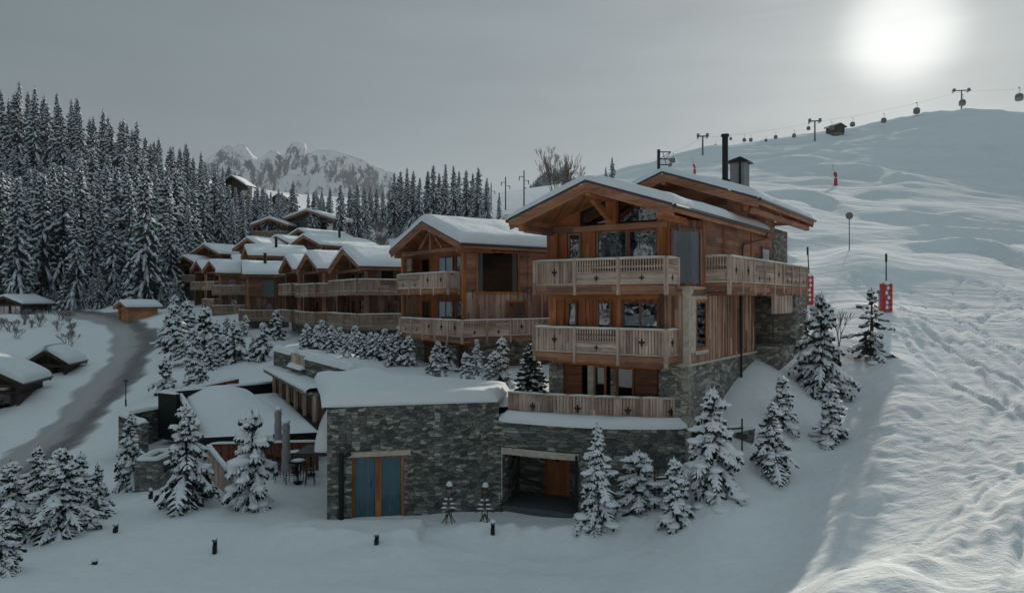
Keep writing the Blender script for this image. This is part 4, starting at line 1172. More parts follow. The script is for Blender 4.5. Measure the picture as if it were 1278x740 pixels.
def courtyard():
    z0 = -9.2
    T = thing('courtyard_roof', 'snow-covered flat roof with wooden railings sunk beside the pillared wing', 'flat roof', (0, 0, z0))
    fl = at(248, 546, 38).xy; fr = at(398, 537, 39.6).xy; bl = at(222, 500, 52).xy; br = at(347, 490, 56).xy
    mid = at(298, 489, 54.5).xy
    b = MB(z0); b.prismz([fl, fr, Vector((-11.6, 43.4)), br, bl], -7.9, -7.45); b.build('roof_slab', M['black'], T)
    P = []
    for i in range(46):
        s = i/45; row = []
        for j in range(46):
            t = j/45; q = fl.lerp(fr, s).lerp(bl.lerp(br, s), t)
            e = min(1, i/3, (45-i)/2, j/2, (45-j)/2)
            mound = 1.05*math.exp(-((s-.38)/.34)**2-((t-.78)/.42)**2)*(1-sstep(.62, .72, s-.18*(1-t)))
            row.append((q.x, q.y, -7.44+(.16+float(mound)+.08*mn.noise(Vector((q.x*.4, q.y*.4, 2))))*e))
        P.append(row)
    m = MB(z0); m.grid(P)
    m.build('roof_snow', M['snow'], T, True)
    # side railing (grey, snow on top), far railing (red brown)
    for (p, q, mt, zt0, zt1, nm) in ((bl, fl, M['grey_v'], -6.75, -6.75, 'side_railing'), (bl+Vector((.1, .1)), mid, M['red_v'], -6.75, -6.1, 'far_railing')):
        r = MB(z0); r.seg(p, q, .12, -7.6, zt0, zq0=-7.6, zq1=zt1); o = r.build(nm, mt, T)
        s = MB(z0); snow_strip(s, [(p.x, p.y, zt0), (q.x, q.y, zt1)], .17, .22); s.build('rail_snow', M['snow'], o, True)
    return fl, fr
CFL, CFR = courtyard()

def simple_wall(name, label, cat, pts, t, zb, zt, mat, snow=.25, slats=False, zts=None):
    z0 = zb; T = thing(name, label, cat, (0, 0, z0))
    for k, (p, q) in enumerate(zip(pts[:-1], pts[1:])):
        b = MB(z0); a_, c_ = (zts[k], zts[k+1]) if zts else (zt, zt)
        if slats:
            d = Vector(q)-Vector(p); n = int(d.length/.2); 
            for i in range(n):
                u = Vector(p)+d*((i+.07)/n); v = Vector(p)+d*((i+.93)/n); b.seg(u, v, .04, zb+.05, a_-.05)
            b.seg(p, q, .12, a_-.08, a_)
        else: b.seg(p, q, t, zb, a_, zq1=c_)
        b.build('panel' if slats else 'wall', mat, T)
        s = MB(z0); snow_strip(s, [(p[0], p[1], a_), (q[0], q[1], c_)], t/2+.05, snow); s.build('cap_snow', M['snow'], T, True)
    return T
simple_wall('cladding_wall', 'long black clad wall with a thin snow cap behind the courtyard roof', 'wall',
            [at(222, 545, 47).xy, at(200, 545, 48).xy, at(347, 490, 57.5).xy], .3, -9.4, -6.45, M['blackboard'], .14, zts=[-6.3, -6.3, -6.75])
simple_wall('garden_wall', 'low grey stone wall with snow cap beside the black lamp post', 'wall',
            [at(181, 545, 43.5).xy, at(152, 545, 46.5).xy, at(199, 540, 49.5).xy], .4, -9.9, -7.6, M['stone'], .22)
simple_wall('terrace_fence', 'reddish board fence under the courtyard roof edge behind the parasols', 'fence',
            [at(263, 560, 37.3).xy, at(398, 560, 37.9).xy], .1, -9.2, -7.6, M['red_v'], .09, slats=True)
simple_wall('stair_railing', 'grey snow-capped railing slanting down left of the terrace fence', 'railing',
            [at(260, 560, 36.9).xy, at(290, 600, 32.2).xy], .14, -9.3, -7.95, M['grey_v'], .13, zts=[-7.6, -8.0])

# stone basin with a thick rim of snow
def basin():
    z0 = -9.3; x0, x1 = atx(171, 35.2), atx(199, 35.2); T = thing('stone_basin', 'square stone hot tub with a thick white snow rim', 'hot tub', (0, 0, z0))
    y0, y1 = 35.0, 37.2
    b = MB(z0); w_ = .2
    b.box(x0, x1, y0, y0+w_, -9.6, -7.95); b.box(x0, x1, y1-w_, y1, -9.6, -7.95); b.box(x0, x0+w_, y0+w_, y1-w_, -9.6, -7.95); b.box(x1-w_, x1, y0+w_, y1-w_, -9.6, -7.95)
    b.build('stone_rim', M['stone_warm'], T)
    b = MB(z0); b.box(x0+w_, x1-w_, y0+w_, y1-w_, -9, -8.02); b.build('cover', plain('grey_cover', (.12,.14,.15), .6), T)
    s = MB(z0); q = w_/2
    snow_strip(s, [(x0+q, y0+q, -7.96), (x1-q, y0+q, -7.96), (x1-q, y1-q, -7.96), (x0+q, y1-q, -7.96), (x0+q, y0+q, -7.96)], .15, .16)
    s.build('rim_snow', M['snow'], T, True)
basin()

# closed parasols
def parasol(label, px, Y, ztop):
    x = atx(px, Y); zb = -9.05
    T = thing('parasol', label, 'parasol', (x, Y, zb), group='closed parasols on the terrace'); h = ztop-zb
    b = MB(); b.tube((0, 0, -.2), (0, 0, h), .035, n=8, cap=True); b.build('pole', M['steel'], T)
    b = MB(); P = []; n = 26
    for i in range(n+1):
        t = i/n; z = .55+(h-.62)*t; row = []
        rr = .21*(1-.16*t)*(1 if t < .97 else .8)*(1+.07*math.sin(t*21))
        for k in range(17):
            a = 2*PI*k/16; r_ = rr*(1+.16*math.cos(a*8+t*2)*(1-.4*t)); row.append((r_*math.cos(a), r_*math.sin(a), z))
        P.append(row)
    b.grid(P); b.add(P[0][:-1], [tuple(range(16))]); b.build('canopy', M['canvas'], T, True)
    b = MB(); b.blob((0, 0, h+.02), .22, .22, .16); b.build('snow_cap', M['snow'], T, True)
parasol('closed grey parasol standing nearer the camera on the terrace', 357, 34.9, -6.1)
parasol('closed grey parasol standing just behind the nearer one', 347, 38.0, -5.95)

def bar_table(label, px, Y, s=1.0):
    x = atx(px, Y); T = thing('bar_table', label, 'table', (x, Y, -9.05), group='tall terrace tables')
    b = MB(); b.box(-.36*s, .36*s, -.36, .36, 1.02, 1.07); b.build('tabletop', M['black'], T)
    b = MB(); b.tube((0, 0, -.2), (0, 0, 1.02), .04); b.tube((0, 0, 0.0), (0, 0, .03), .24, n=12); b.build('pedestal', M['black'], T)
    b = MB(); b.blob((0, 0, 1.09), .36, .34, .08, seg=12, rings=6); b.build('snow_layer', M['snow'], T, True)
bar_table('nearest tall black bar table with a dusting of snow', 372, 35.0)
bar_table('tall black bar table in the row behind', 369, 37.0)
bar_table('tall black bar table standing right by the stone corner', 388, 36.6)
STV = []
def stool(label, px, Y, rz):
    x = atx(px, Y)
    if not STV:
        T = thing('bar_stool', label, 'stool', (x, Y, -9.05), rz, 'black bar stools'); STV.append(T)
        b = MB(); b.box(-.2, .2, -.2, .2, .70, .74); b.build('seat', M['black'], T)
        for i in (-1, 1):
            for j in (-1, 1):
                b = MB(); b.tube((i*.22, j*.22, -.15), (i*.17, j*.17, .7), .018, n=5); b.build('leg', M['black'], T)
        b = MB(); b.tube((-.18, .18, .7), (-.2, .22, 1.1), .016, n=5); b.tube((.18, .18, .7), (.2, .22, 1.1), .016, n=5); b.box(-.2, .2, .2, .225, .92, 1.12); b.build('backrest', M['black'], T)
        b = MB(); b.tube((-.2, -.2, .3), (.2, -.2, .3), .014, n=5); b.tube((-.2, .2, .3), (.2, .2, .3), .014, n=5); b.tube((-.2, -.2, .3), (-.2, .2, .3), .014, n=5); b.tube((.2, -.2, .3), (.2, .2, .3), .014, n=5); b.build('footrest', M['black'], T)
    else: dup(STV[0], (x, Y, -9.05), rz, label=label)
stool('black bar stool right of the nearest tall table', 387, 34.8, -1.4)
stool('black bar stool between the nearer parasol and the nearest table', 364, 35.4, 1.5)
stool('black bar stool just left of the nearer parasol', 349, 35.6, .3)
stool('black bar stool furthest left near the snowy domed tree', 342, 36.4, 2.6)
stool('black bar stool behind the nearest tall table', 377, 35.9, 2.9)
# ------------------------------------------------------------------ row of chalets
def chalet(label, px, Y, rot, W, D, zb, zf, ze, rise, ov=.6, fo=.7, bal=None, lod=1, name='chalet', recess=1.3, snow=.42, side_bal=None, windows=True, side_win=None,
           group='snow-covered larch chalets', mats=None, basement=True, gable_glass=False, wrap=None, asym=0, stonez=None, seed=0, loc=None, chim=False, cat='chalet', front_style=None, bh=1.0, ups=2.9):
    """front right corner stands at column px, distance Y; gable faces front. zf: floor heights, top first"""
    A = loc or (atx(px, Y), Y); FR = Frame(A, R(rot))
    T = thing(name, label, cat, (A[0], A[1], zb), R(rot), group)
    fv, fh, sv, sh = mats or (M['orange_v'], M['orange_h'], M['side_v'], M['side_h'])
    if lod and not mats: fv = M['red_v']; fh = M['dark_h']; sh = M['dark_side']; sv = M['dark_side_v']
    xa = -W/2+asym; xl = -W-ov; xr = ov; za = ze+rise
    sz = stonez if stonez is not None else zf[-1]-.3
    b = MB(zb); b.box(-W+.1, -.1, recess*.6, D, zb-2, sz); b.build('stone_base', M['stone'] if lod else M['stone_warm'], T)
    # storeys
    tops = [ze]+[z-.001 for z in zf[:-1]]
    for i, z in enumerate(zf):
        zt = ze-.05 if i == 0 else zf[i-1]-.05
        b = MB(zb)
        b.box(-W, -W+.25, .01, D, z-.25, zt+.0); b.box(-.25, 0, .01, D, z-.25, zt+.0); b.box(-W+.25, -.25, D-.25, D, z-.25, zt)
        b.build('side_wall', sh if i == 0 else sv, T)
        b = MB(zb)
        if i == 0: gable_wall(b, -W+.26, -.26, recess, .2, z-.2, xa, za-.22, ze-.2, ze-.2, xl, xr)
        else: b.box(-W+.26, -.26, recess, recess+.2, z-.2, zt)
        b.build('front_wall', fv if i else fh, T)
        b = MB(zb); b.box(-W+.05, -.05, .0, recess, z-.22, z-.05); b.build('loggia_floor', fv, T)
        if windows:
            n = 2 if W < 7 else 3; fw = (W-1.2)/n
            for k in range(n):
                x0 = -W+.6+k*fw+.12; ww = fw-.35 if k != 0 or n == 2 else fw*.5
                window(T, zb, (x0, recess-.01), (1, 0), (0, -1), ww, z, min(z+2.15, zt-.2), 2 if ww > 1.3 else 1, mat=M['dark_v'], curtain=[(.12, .4)] if k % 2 == i % 2 else None)
    if side_win:
        for (s0, w_, z0_, z1_, cu) in side_win:
            window(T, zb, (.012, s0), (0, 1), (1, 0), w_, z0_, z1_, 1, mat=M['orange_v'] if not lod else M['dark_v'], curtain=cu, t=.12, glass='glass_clear' if w_ > 1.55 else 'glass')
    # corner posts and tie beam of the gable
    b = MB(zb); b.box(-.2, .03, -.03, .2, zf[-1]-.1, ze+.15); b.build('corner_post', M['orange_v'] if not lod else (sh if mats else M['fascia']), T)
    b = MB(zb); b.box(-W-.03, -W+.2, -.03, .2, zf[-1]-.1, ze+.15); b.build('corner_post', M['orange_v'] if not lod else (sh if mats else M['fascia']), T)
    b = MB(zb); b.box(-W-.1, .1, -.05, .17, ze-.3, ze-.05); b.build('tie_beam', sh, T)
    b = MB(zb); b.box(xa-.1, xa+.1, -.04, .12, ze-.05, za-.3); b.build('king_post', sh, T)
    if not lod:
        for sg in (-1, 1): b = MB(zb); b.beam((xa+sg*1.5, .03, ze), (xa+sg*.1, .03, za-.55), .14, .16); b.build('brace', sh, T)
    gable_roof(T, zb, xl, xa, xr, -fo, D+.5, za, ze+.05, ze+.05, snow=snow, seed=seed+3, lod=lod, brackets=not lod, gutter=not lod or lod == 1, mats=(M['black_wood'], M['black_wood']) if mats and mats[0] == M.get('black_wood') else None)
    for i, bl in enumerate(bal or []):
        if not bl: continue
        z = zf[i]; x0, x1, pr, ext = bl
        path = [(x0, 0.02), (x0, -pr), (x1, -pr)]
        if ext: path += [(x1, ext)]
        else: path += [(x1, .02)]
        dp = [(x0, -pr), (x1, -pr), (x1, ext if ext else 0), (x0 if not ext else 0, ext if ext else 0)]+([(0, 0), (x0, 0)] if ext else [])
        balcony(T, zb, path, z, h=bh, fas=.3, style='sllss' if not lod else 'sls', bay=1.7, lod=0 if lod < 2 else 1, fl=lod == 0, depthpoly=dp, mats=(M['row_v'], M['row_h']) if lod else None, slat=.16 if lod else .135, snow=True)
    if chim:
        b = MB(zb); b.tube((xa+1.2, D*.45, ze+.3), (xa+1.2, D*.45, za+1.3), .2, n=10); b.tube((xa+1.2, D*.45, za+1.3), (xa+1.2, D*.45, za+1.36), .27, n=10); b.build('stove_pipe', M['black'], T)
    return T, FR

M['dark_side'] = wood('row_side_lying', [(.20,.10,.065),(.14,.07,.045),(.25,.14,.09),(.17,.085,.055)], 'h', .2)  # dark red-brown board colours for the side walls of the row
M['dark_side_v'] = wood('row_side_upright', [(.24,.14,.095),(.15,.08,.055),(.30,.19,.14),(.12,.065,.048)], 'v', .16)
# second chalet: side wall well in view
C2 = Frame((-2.95, 43.0), R(-54))
t2, _ = chalet('second chalet from the right, side wall with a tall dark open window', 0, 0, -54, 8.1, 14.5, -4.9, [.65, -2.25], 3.25, 1.72, ov=.6, fo=.6,
       bal=[(-7.2, -.55, .75, None), (-6.6, 1.2, .85, 9.6)], lod=0, recess=1.25, snow=.55, loc=(-2.95, 43.0), seed=4, bh=1.0,
       side_win=[(.9, 3.3, .35, 3.0, [(.15,.5),(2.75,3.1)]), (3.2, 1.5, -2.2, -.1, None)], stonez=-2.55)
def c2_extra():
    T = t2; z0 = -4.9
    b = MB(z0)
    for y in (3.9, 7.5, 11.5): b = MB(z0); b.box(-.01, .06, y+1.0, y+1.2, .3, 3.2); b.build('wall_post', M['side_h'], T)
    b = MB(z0); b.box(-6.0, -3.6, .62, .72, -4.9, -2.7); 
    for i in range(28): b.box(-5.95, -3.65, .58, .63, -4.85+i*.075, -4.81+i*.075)
    b.build('slatted_shutter', M['shutter'], T)
    b = MB(z0); b.box(-1.6, -.7, .66, .72, -4.9, -2.7); b.build('wooden_door', M['dark_v'], T)
    b = MB(z0); b.box(-6.8, .1, .5, .8, -2.9, -2.6); b.build('orange_beam', M['orange_h'], T)
    b = MB(z0); b.box(-7.9, -7.2, .3, .36, 1.9, 2.8)
    for i in range(8): b.box(-7.9, -7.2, .25, .30, 1.92+i*.11, 1.98+i*.11)
    b.build('louvre_screen', M['grey_h'], T)
c2_extra()

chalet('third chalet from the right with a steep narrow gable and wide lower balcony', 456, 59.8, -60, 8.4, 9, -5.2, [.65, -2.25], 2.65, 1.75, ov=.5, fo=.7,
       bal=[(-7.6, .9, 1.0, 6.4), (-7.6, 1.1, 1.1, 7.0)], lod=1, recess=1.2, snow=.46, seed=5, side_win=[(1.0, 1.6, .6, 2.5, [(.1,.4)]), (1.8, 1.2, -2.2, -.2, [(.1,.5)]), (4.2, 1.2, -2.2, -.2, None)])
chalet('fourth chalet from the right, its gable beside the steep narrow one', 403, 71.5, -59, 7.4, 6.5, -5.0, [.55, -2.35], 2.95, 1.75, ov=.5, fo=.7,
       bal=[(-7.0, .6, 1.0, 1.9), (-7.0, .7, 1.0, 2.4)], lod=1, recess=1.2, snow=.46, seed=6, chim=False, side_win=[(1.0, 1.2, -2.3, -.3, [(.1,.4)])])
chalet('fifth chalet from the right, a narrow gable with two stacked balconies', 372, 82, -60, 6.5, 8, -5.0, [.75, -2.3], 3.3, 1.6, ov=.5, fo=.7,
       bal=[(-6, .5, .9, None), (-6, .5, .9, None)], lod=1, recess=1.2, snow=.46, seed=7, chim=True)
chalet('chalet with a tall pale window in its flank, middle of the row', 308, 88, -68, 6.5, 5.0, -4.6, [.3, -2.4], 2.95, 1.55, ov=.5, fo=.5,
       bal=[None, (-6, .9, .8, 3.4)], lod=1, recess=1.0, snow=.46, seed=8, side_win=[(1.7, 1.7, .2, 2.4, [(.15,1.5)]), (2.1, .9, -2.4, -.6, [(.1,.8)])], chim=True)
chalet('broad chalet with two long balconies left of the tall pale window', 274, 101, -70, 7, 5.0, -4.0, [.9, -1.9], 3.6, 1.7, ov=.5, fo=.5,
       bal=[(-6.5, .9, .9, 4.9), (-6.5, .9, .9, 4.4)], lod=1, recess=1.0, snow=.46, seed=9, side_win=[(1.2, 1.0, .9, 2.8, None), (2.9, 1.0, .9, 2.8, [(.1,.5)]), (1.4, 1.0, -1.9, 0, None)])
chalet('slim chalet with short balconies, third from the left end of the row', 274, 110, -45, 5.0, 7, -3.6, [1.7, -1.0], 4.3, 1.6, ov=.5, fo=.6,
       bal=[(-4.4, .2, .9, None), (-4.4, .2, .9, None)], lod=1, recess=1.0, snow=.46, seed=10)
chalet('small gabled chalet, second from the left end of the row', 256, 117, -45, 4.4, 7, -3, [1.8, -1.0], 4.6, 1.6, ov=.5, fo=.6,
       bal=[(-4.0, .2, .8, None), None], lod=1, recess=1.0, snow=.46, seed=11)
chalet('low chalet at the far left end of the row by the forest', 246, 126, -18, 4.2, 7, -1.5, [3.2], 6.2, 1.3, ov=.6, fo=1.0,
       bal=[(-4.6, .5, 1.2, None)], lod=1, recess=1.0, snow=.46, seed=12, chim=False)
# roofs stepping up the slope behind the row
for k, (lab, px, Y, rot, W, D, zb, zf, ze, rise, ch) in enumerate((
    ('chalet roof behind the row, leftmost of the upper gables', 276, 128, -30, 7, 9, 4.5, [5.5], 8.0, 1.8, False),
    ('wide shallow gable behind the row near the forest edge', 330, 122, -30, 6.3, 9, 4.2, [6.0], 8.6, 1.9, False),
    ('upper gable directly below the pale glazed house', 366, 127, -35, 7.4, 12, 4.5, [7.0], 9.6, 1.7, False),
    ('chalet roof tucked under the right side of the pale glazed house', 392, 138, -35, 7.0, 10, 6, [9.5], 12.0, 1.6, False),
    ('upper chalet with a long white roof running behind the third gable', 402, 112, -35, 6.6, 12, 4, [6.0], 8.4, 1.7, True),
    ('small gable with a stove pipe in the middle of the roofs', 318, 100, -60, 4.6, 7, 1, [3.5], 6.0, 1.5, True),
    ('snow roof peeping between the two left gables', 300, 112, -60, 5, 7, 1, [3.0], 5.4, 1.4, False),
    ('low white roof behind the steep narrow gable', 452, 92, -62, 6, 12, 1, [2.6], 5.0, 1.5, True),
    ('short white roof left of the second chalet', 478, 84, -62, 6, 7, 1, [2.2], 4.5, 1.4, False),
    )):
    chalet(lab, px, Y, rot, W, D, zb, zf, ze, rise, ov=.7, fo=1.0, lod=1, recess=.9, snow=.46, seed=20+k, chim=ch, group='snow-covered larch chalets', windows=k < 5)
# pale glazed house with its wing
M['pale_boards'] = wood('grey_timber', [(.17,.16,.15),(.21,.20,.19),(.14,.135,.13)], 'v', .2)
M['glazing'] = plain('blue_grey_glazing', (.13,.17,.20), .15, var=.3, sc=.6)
gm = (M['pale_boards'], M['glazing'], M['pale_boards'], M['pale_boards'])
chalet('pale grey house with a wide glazed gable below the far spruces', 417, 150, -14, 11.4, 12, 10, [14.2], 16.6, 2.2, ov=.9, fo=1.4, lod=1, recess=1.2, snow=.5, seed=31, mats=gm, group=None, cat='house', name='glazed_house')
chalet('smaller grey wing with a railed deck left of the glazed house', 358, 150, -5, 6.6, 9, 10, [13.2], 15.4, 1.5, ov=.8, fo=1.4, bal=[(-7, .4, 1.2, None)], lod=1, recess=1.2, snow=.5, seed=32, mats=gm, group=None, cat='house', name='house_wing')
M['black_wood'] = wood('old_black_wood', [(.075,.055,.045),(.05,.04,.035),(.09,.066,.054)], 'h', .2)
M['black_fascia'] = M['black_wood']
dm = (M['black_wood'],)*4
# roofs hidden in the wood
chalet('dark brown roof end showing among spruces below the mountain', 304, 185, -12, 6.5, 4, 26, [27], 29.6, 2.6, ov=.8, fo=.6, lod=1, snow=.3, seed=33, windows=False, mats=dm, group=None, name='mountain_lodge', cat='lodge')
chalet('brown roof end among spruces right of the higher lodge', 358, 200, -12, 4.5, 4, 25.5, [25.5], 27.9, 1.8, ov=.7, fo=.6, lod=1, snow=.3, seed=34, windows=False, mats=dm, group=None, name='mountain_lodge', cat='lodge')
chalet('chalet half hidden between the second chalet and the largest one', 664, 62, -54, 6.5, 9, -3, [3.0], 5.3, 1.9, ov=.7, fo=.7, lod=1, recess=1.0, snow=.5, seed=35)
# lower left chalets in the hollow

chalet('dark chalet under heavy snow at the left edge below the road', 24, 66, 14, 6.5, 5.5, -11.5, [-8.6, -10.9], -7.9, 2.1, ov=.6, fo=.8, lod=1, recess=.6, snow=.55, seed=40, mats=dm, stonez=-11.0)
chalet('dark chalet with its gable end just right of the left-edge one', 82, 76, 12, 3.4, 4, -10.5, [-8.6], -7.0, 1.6, ov=.55, fo=.7, lod=1, recess=.6, snow=.5, seed=41, mats=dm)
hq = ground_at(28, 113).z
chalet('small brown chalet at the left edge beside the forest', 28, 113, -10, 5.6, 5, hq-.2, [hq], hq+1.7, 1.3, ov=.8, fo=.8, lod=1, recess=.6, snow=.35, seed=42, mats=dm)
hp = ground_at(160, 104)
chalet('small new pine hut standing alone beside the bend of the road', 160, 104, -38, 3.3, 4.3, hp.z-.1, [hp.z+.1], hp.z+2.2, .9, ov=.5, fo=.5, lod=1, recess=.3, snow=.35, seed=43, mats=(M['pine'],)*4, windows=False, group=None, name='wooden_hut', cat='hut', stonez=hp.z+.05)
# ------------------------------------------------------------------ trees
def spruce_mesh(seed, H, Rb, nb, ntw, snow=.8, droop=.75, ragged=.25, thick=1.0, pillow=0, base=.06, dome=False, needle_w=.11, sparse=0.0, fwd=0.0):
    rnd = random.Random(seed)
    tr = MB(); k = 8; pz = [0, .25*H, .6*H, H*.985]; 
    rr = [Rb*.075+.02, Rb*.06+.015, Rb*.035+.01, .008]
    for i in range(3): tr.tube((0, 0, pz[i]-(.6 if i == 0 else 0)), (0, 0, pz[i+1]), rr[i], rr[i+1], 7)
    cr = MB(); sn = MB()
    ga = 2.399963
    for i in range(nb):
        f = (i+.5)/nb
        h = H*(base+(1-base-.015)*(f**1.08))
        if rnd.random() < sparse and f < .9: continue
        gap = mn.noise(Vector((h/H*4+seed, math.cos(i*ga)*1.3, math.sin(i*ga)*1.3+seed)))
        rel = 1-h/H
        Lb = Rb*(rel**(.9 if H > 10 else .74 if not dome else .45))*rnd.uniform(1-ragged*1.4, 1+ragged*.5)*(1+.55*gap*min(1, ragged*3))+.03*H*.25*rel+.04
        az = i*ga+rnd.uniform(-.35, .35)
        dx, dy = math.cos(az), math.sin(az)
        up = .55-1.0*rel+rnd.uniform(-.1, .1)        # upper branches rise, lower ones sag
        dr = droop*(.35+.75*rel)*rnd.uniform(.8, 1.2)
        def P(t): return Vector((dx*Lb*t, dy*Lb*t, h+Lb*(up*t-dr*t*t*.9+.12*dr*t**4)))
        sx, sy = -dy, dx; S = Vector((sx, sy, 0))
        nt_ = max(3, int(ntw*(Lb/Rb)**.6))
        tr.tube(P(0), P(.55), .012+.012*Lb, .008, 4, cap=False)
        wmax = Lb*(.30-.04*fwd)*rnd.uniform(.85, 1.15)+.05
        # twigs both sides with drooping needle fans
        for j in range(nt_):
            t = .14+.86*(j+rnd.uniform(.1, .7))/nt_
            for s in (-1, 1):
                c = P(t); wl = wmax*(math.sin(PI*min(1, .18+t*.80))**.8)*rnd.uniform(.7, 1.2)+.03
                dirv = (S*s*1.0+Vector((dx, dy, 0))*(rnd.uniform(.45, .9)+fwd)); dirv.normalize()
                tip = c+dirv*wl+Vector((0, 0, -wl*rnd.uniform(.25, .75)*(.4+droop*.6)))
                w = needle_w*thick*rnd.uniform(.7, 1.2)
                q = Vector((dx, dy, 0))*w
                hang = Vector((0, 0, -w*rnd.uniform(.7, 1.5)))
                m1 = c.lerp(tip, .55)+Vector((0, 0, wl*.06))
                cr.add([c-q*.5, c+q*.5, m1+q*.7, m1-q*.7], [(0, 1, 2, 3)])
                cr.add([m1-q*.7, m1+q*.7, tip+q*.15, tip-q*.15], [(0, 1, 2, 3)])
                cr.add([c, m1, m1+hang, c+hang*.7], [(0, 1, 2, 3)])
                cr.add([m1, tip, tip+hang*.4, m1+hang], [(0, 1, 2, 3)])
                if rnd.random() < snow:
                    sw = w*rnd.uniform(.55, 1.0)+.012*thick; th = w*rnd.uniform(.28, .6)*(1+.3*pillow); a0 = rnd.uniform(0, .25); a1 = rnd.uniform(.75, 1.02)
                    rows = []
                    for u, g in ((a0, .5), ((a0+a1)/2, 1.0), (a1, .35)):
                        pc = (c.lerp(m1, u/.55) if u < .55 else m1.lerp(tip, (u-.55)/.45))+Vector((0, 0, .012))
                        qq = Vector((dx, dy, 0))*(sw*(.6+.4*g)*rnd.uniform(.8, 1.15)); z_ = Vector((0, 0, th*g))
                        rows.append([pc-qq-Vector((0, 0, .02*thick)), pc-qq*.5+z_*.8, pc+z_, pc+qq*.55+z_*.75, pc+qq-Vector((0, 0, .02*thick))])
                    sn.grid(rows, flip=(s > 0))
        # snow along the spine
        if rnd.random() < snow+.1:
            rows = []; n = 6; t0 = rnd.uniform(.08, .3)
            for u in range(n+1):
                t = t0+(1-t0)*u/n; c = P(t); g = math.sin(PI*min(.98, max(.1, u/n)))**.6
                sw = (wmax*.22+.02*thick)*rnd.uniform(.7, 1.3)*g+.01; th = (.05*thick+.05*wmax)*rnd.uniform(.7, 1.4)*(1+pillow)
                rows.append([c-S*sw-Vector((0, 0, .015)), c-S*sw*.5+Vector((0, 0, th*.8)), c+Vector((0, 0, th)), c+S*sw*.5+Vector((0, 0, th*.8)), c+S*sw-Vector((0, 0, .015))])
            sn.grid(rows, flip=True)
        if pillow and rnd.random() < .55*pillow:
            t = rnd.uniform(.45, .95); c = P(t); r_ = wmax*rnd.uniform(.5, .95)+.05
            sn.blob(c+Vector((0, 0, r_*.18)), r_*1.25, r_*.85, r_*.42, az, 9, 6, .16)
    # needles close to the trunk so the inside is dark, not hollow
    for i in range(int(nb*.9)):
        h = H*rnd.uniform(base+.02, .95); rel = 1-h/H; a = rnd.uniform(0, 2*PI); r_ = Rb*rel*rnd.uniform(.1, .5)+.03
        c = Vector((math.cos(a)*r_*.5, math.sin(a)*r_*.5, h)); d = Vector((math.cos(a), math.sin(a), -.5))*(r_*.8+.08); q = Vector((-math.sin(a), math.cos(a), 0))*(r_*.3+.05)
        cr.add([c-q, c+q, c+d+q*.4, c+d-q*.4], [(0, 1, 2, 3)])
        cr.add([c+Vector((0, 0, r_*.3)), c-Vector((0, 0, r_*.3)), c+d*.9-Vector((0, 0, r_*.2)), c+d*.9+Vector((0, 0, r_*.1))], [(0, 1, 2, 3)])
    # leader
    for k in range(5):
        a = k*1.3; z = H*(.93+.014*k); cr.add([(0, 0, z), (math.cos(a)*.05*thick, math.sin(a)*.05*thick, z+.10*thick), (0, 0, z+.16*thick)], [(0, 1, 2)])
    return tr, cr, sn
PROTO = {}
def proto(key, **kw):
    tr, cr, sn = spruce_mesh(**kw)
    nm = kw.get('needle_mat', None)
    PROTO[key] = (kw['H'], tr, cr, sn)
def make_tree(key, name, label, loc, H, rz=0, group=None, wide=1.0, nm='needles', cat='spruce tree', tilt=None):
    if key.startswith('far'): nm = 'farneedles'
    H0, tr, cr, sn = PROTO[key]
    if (key, nm) not in MESHC:
        T = thing(name, label, cat, (0, 0, 0), 0, group)
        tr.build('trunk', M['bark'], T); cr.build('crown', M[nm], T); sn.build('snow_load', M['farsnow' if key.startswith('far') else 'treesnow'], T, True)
        MESHC[(key, nm)] = T; first = True
    else:
        T = dup(MESHC[(key, nm)], (0, 0, 0)); 
        if 'group' in T: del T['group']
    T.name = name; T['label'] = label; T['category'] = cat
    if group: T['group'] = group
    T.location = loc; T.rotation_euler = (tilt[0] if tilt else 0, tilt[1] if tilt else 0, rz); s = H/H0; T.scale = (s*wide, s*wide, s)
    return T
MESHC = {}
# far trees (18 m types)
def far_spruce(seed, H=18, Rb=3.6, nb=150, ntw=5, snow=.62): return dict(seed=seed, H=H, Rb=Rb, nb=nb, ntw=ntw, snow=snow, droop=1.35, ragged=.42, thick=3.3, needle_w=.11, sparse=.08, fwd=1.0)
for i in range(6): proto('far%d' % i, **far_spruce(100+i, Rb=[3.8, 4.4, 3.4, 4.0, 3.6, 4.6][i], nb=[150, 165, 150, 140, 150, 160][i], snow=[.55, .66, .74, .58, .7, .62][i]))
proto('vfar0', seed=120, H=16, Rb=2.5, nb=95, ntw=3, snow=.5, droop=.8, ragged=.3, thick=6.5)
proto('vfar1', seed=121, H=16, Rb=2.9, nb=95, ntw=3, snow=.42, droop=.8, ragged=.35, thick=6.5)
# near ones
proto('n_full', seed=1, H=4.2, Rb=1.45, nb=88, ntw=8, snow=.82, droop=.8, thick=1.25, pillow=.7, ragged=.42, sparse=.12)
proto('n_slim', seed=2, H=4.4, Rb=1.1, nb=95, ntw=8, snow=.88, droop=1.0, thick=1.25, pillow=1.0, ragged=.42, sparse=.1)
proto('n_heavy', seed=3, H=4.0, Rb=1.55, nb=62, ntw=9, snow=.92, droop=.85, thick=1.5, pillow=1.7, sparse=.22, ragged=.4)
proto('n_small', seed=4, H=2.6, Rb=.75, nb=50, ntw=6, snow=.92, droop=.9, thick=1.1, pillow=1.5, ragged=.42, sparse=.15)
proto('n_big', seed=5, H=4.6, Rb=2.0, nb=115, ntw=10, snow=.78, droop=.7, thick=1.35, pillow=.6, ragged=.42, sparse=.12)
proto('n_dome', seed=17, H=4.0, Rb=1.6, nb=60, ntw=9, snow=.9, droop=.75, thick=1.5, pillow=2.2, sparse=.2, ragged=.3, dome=True)
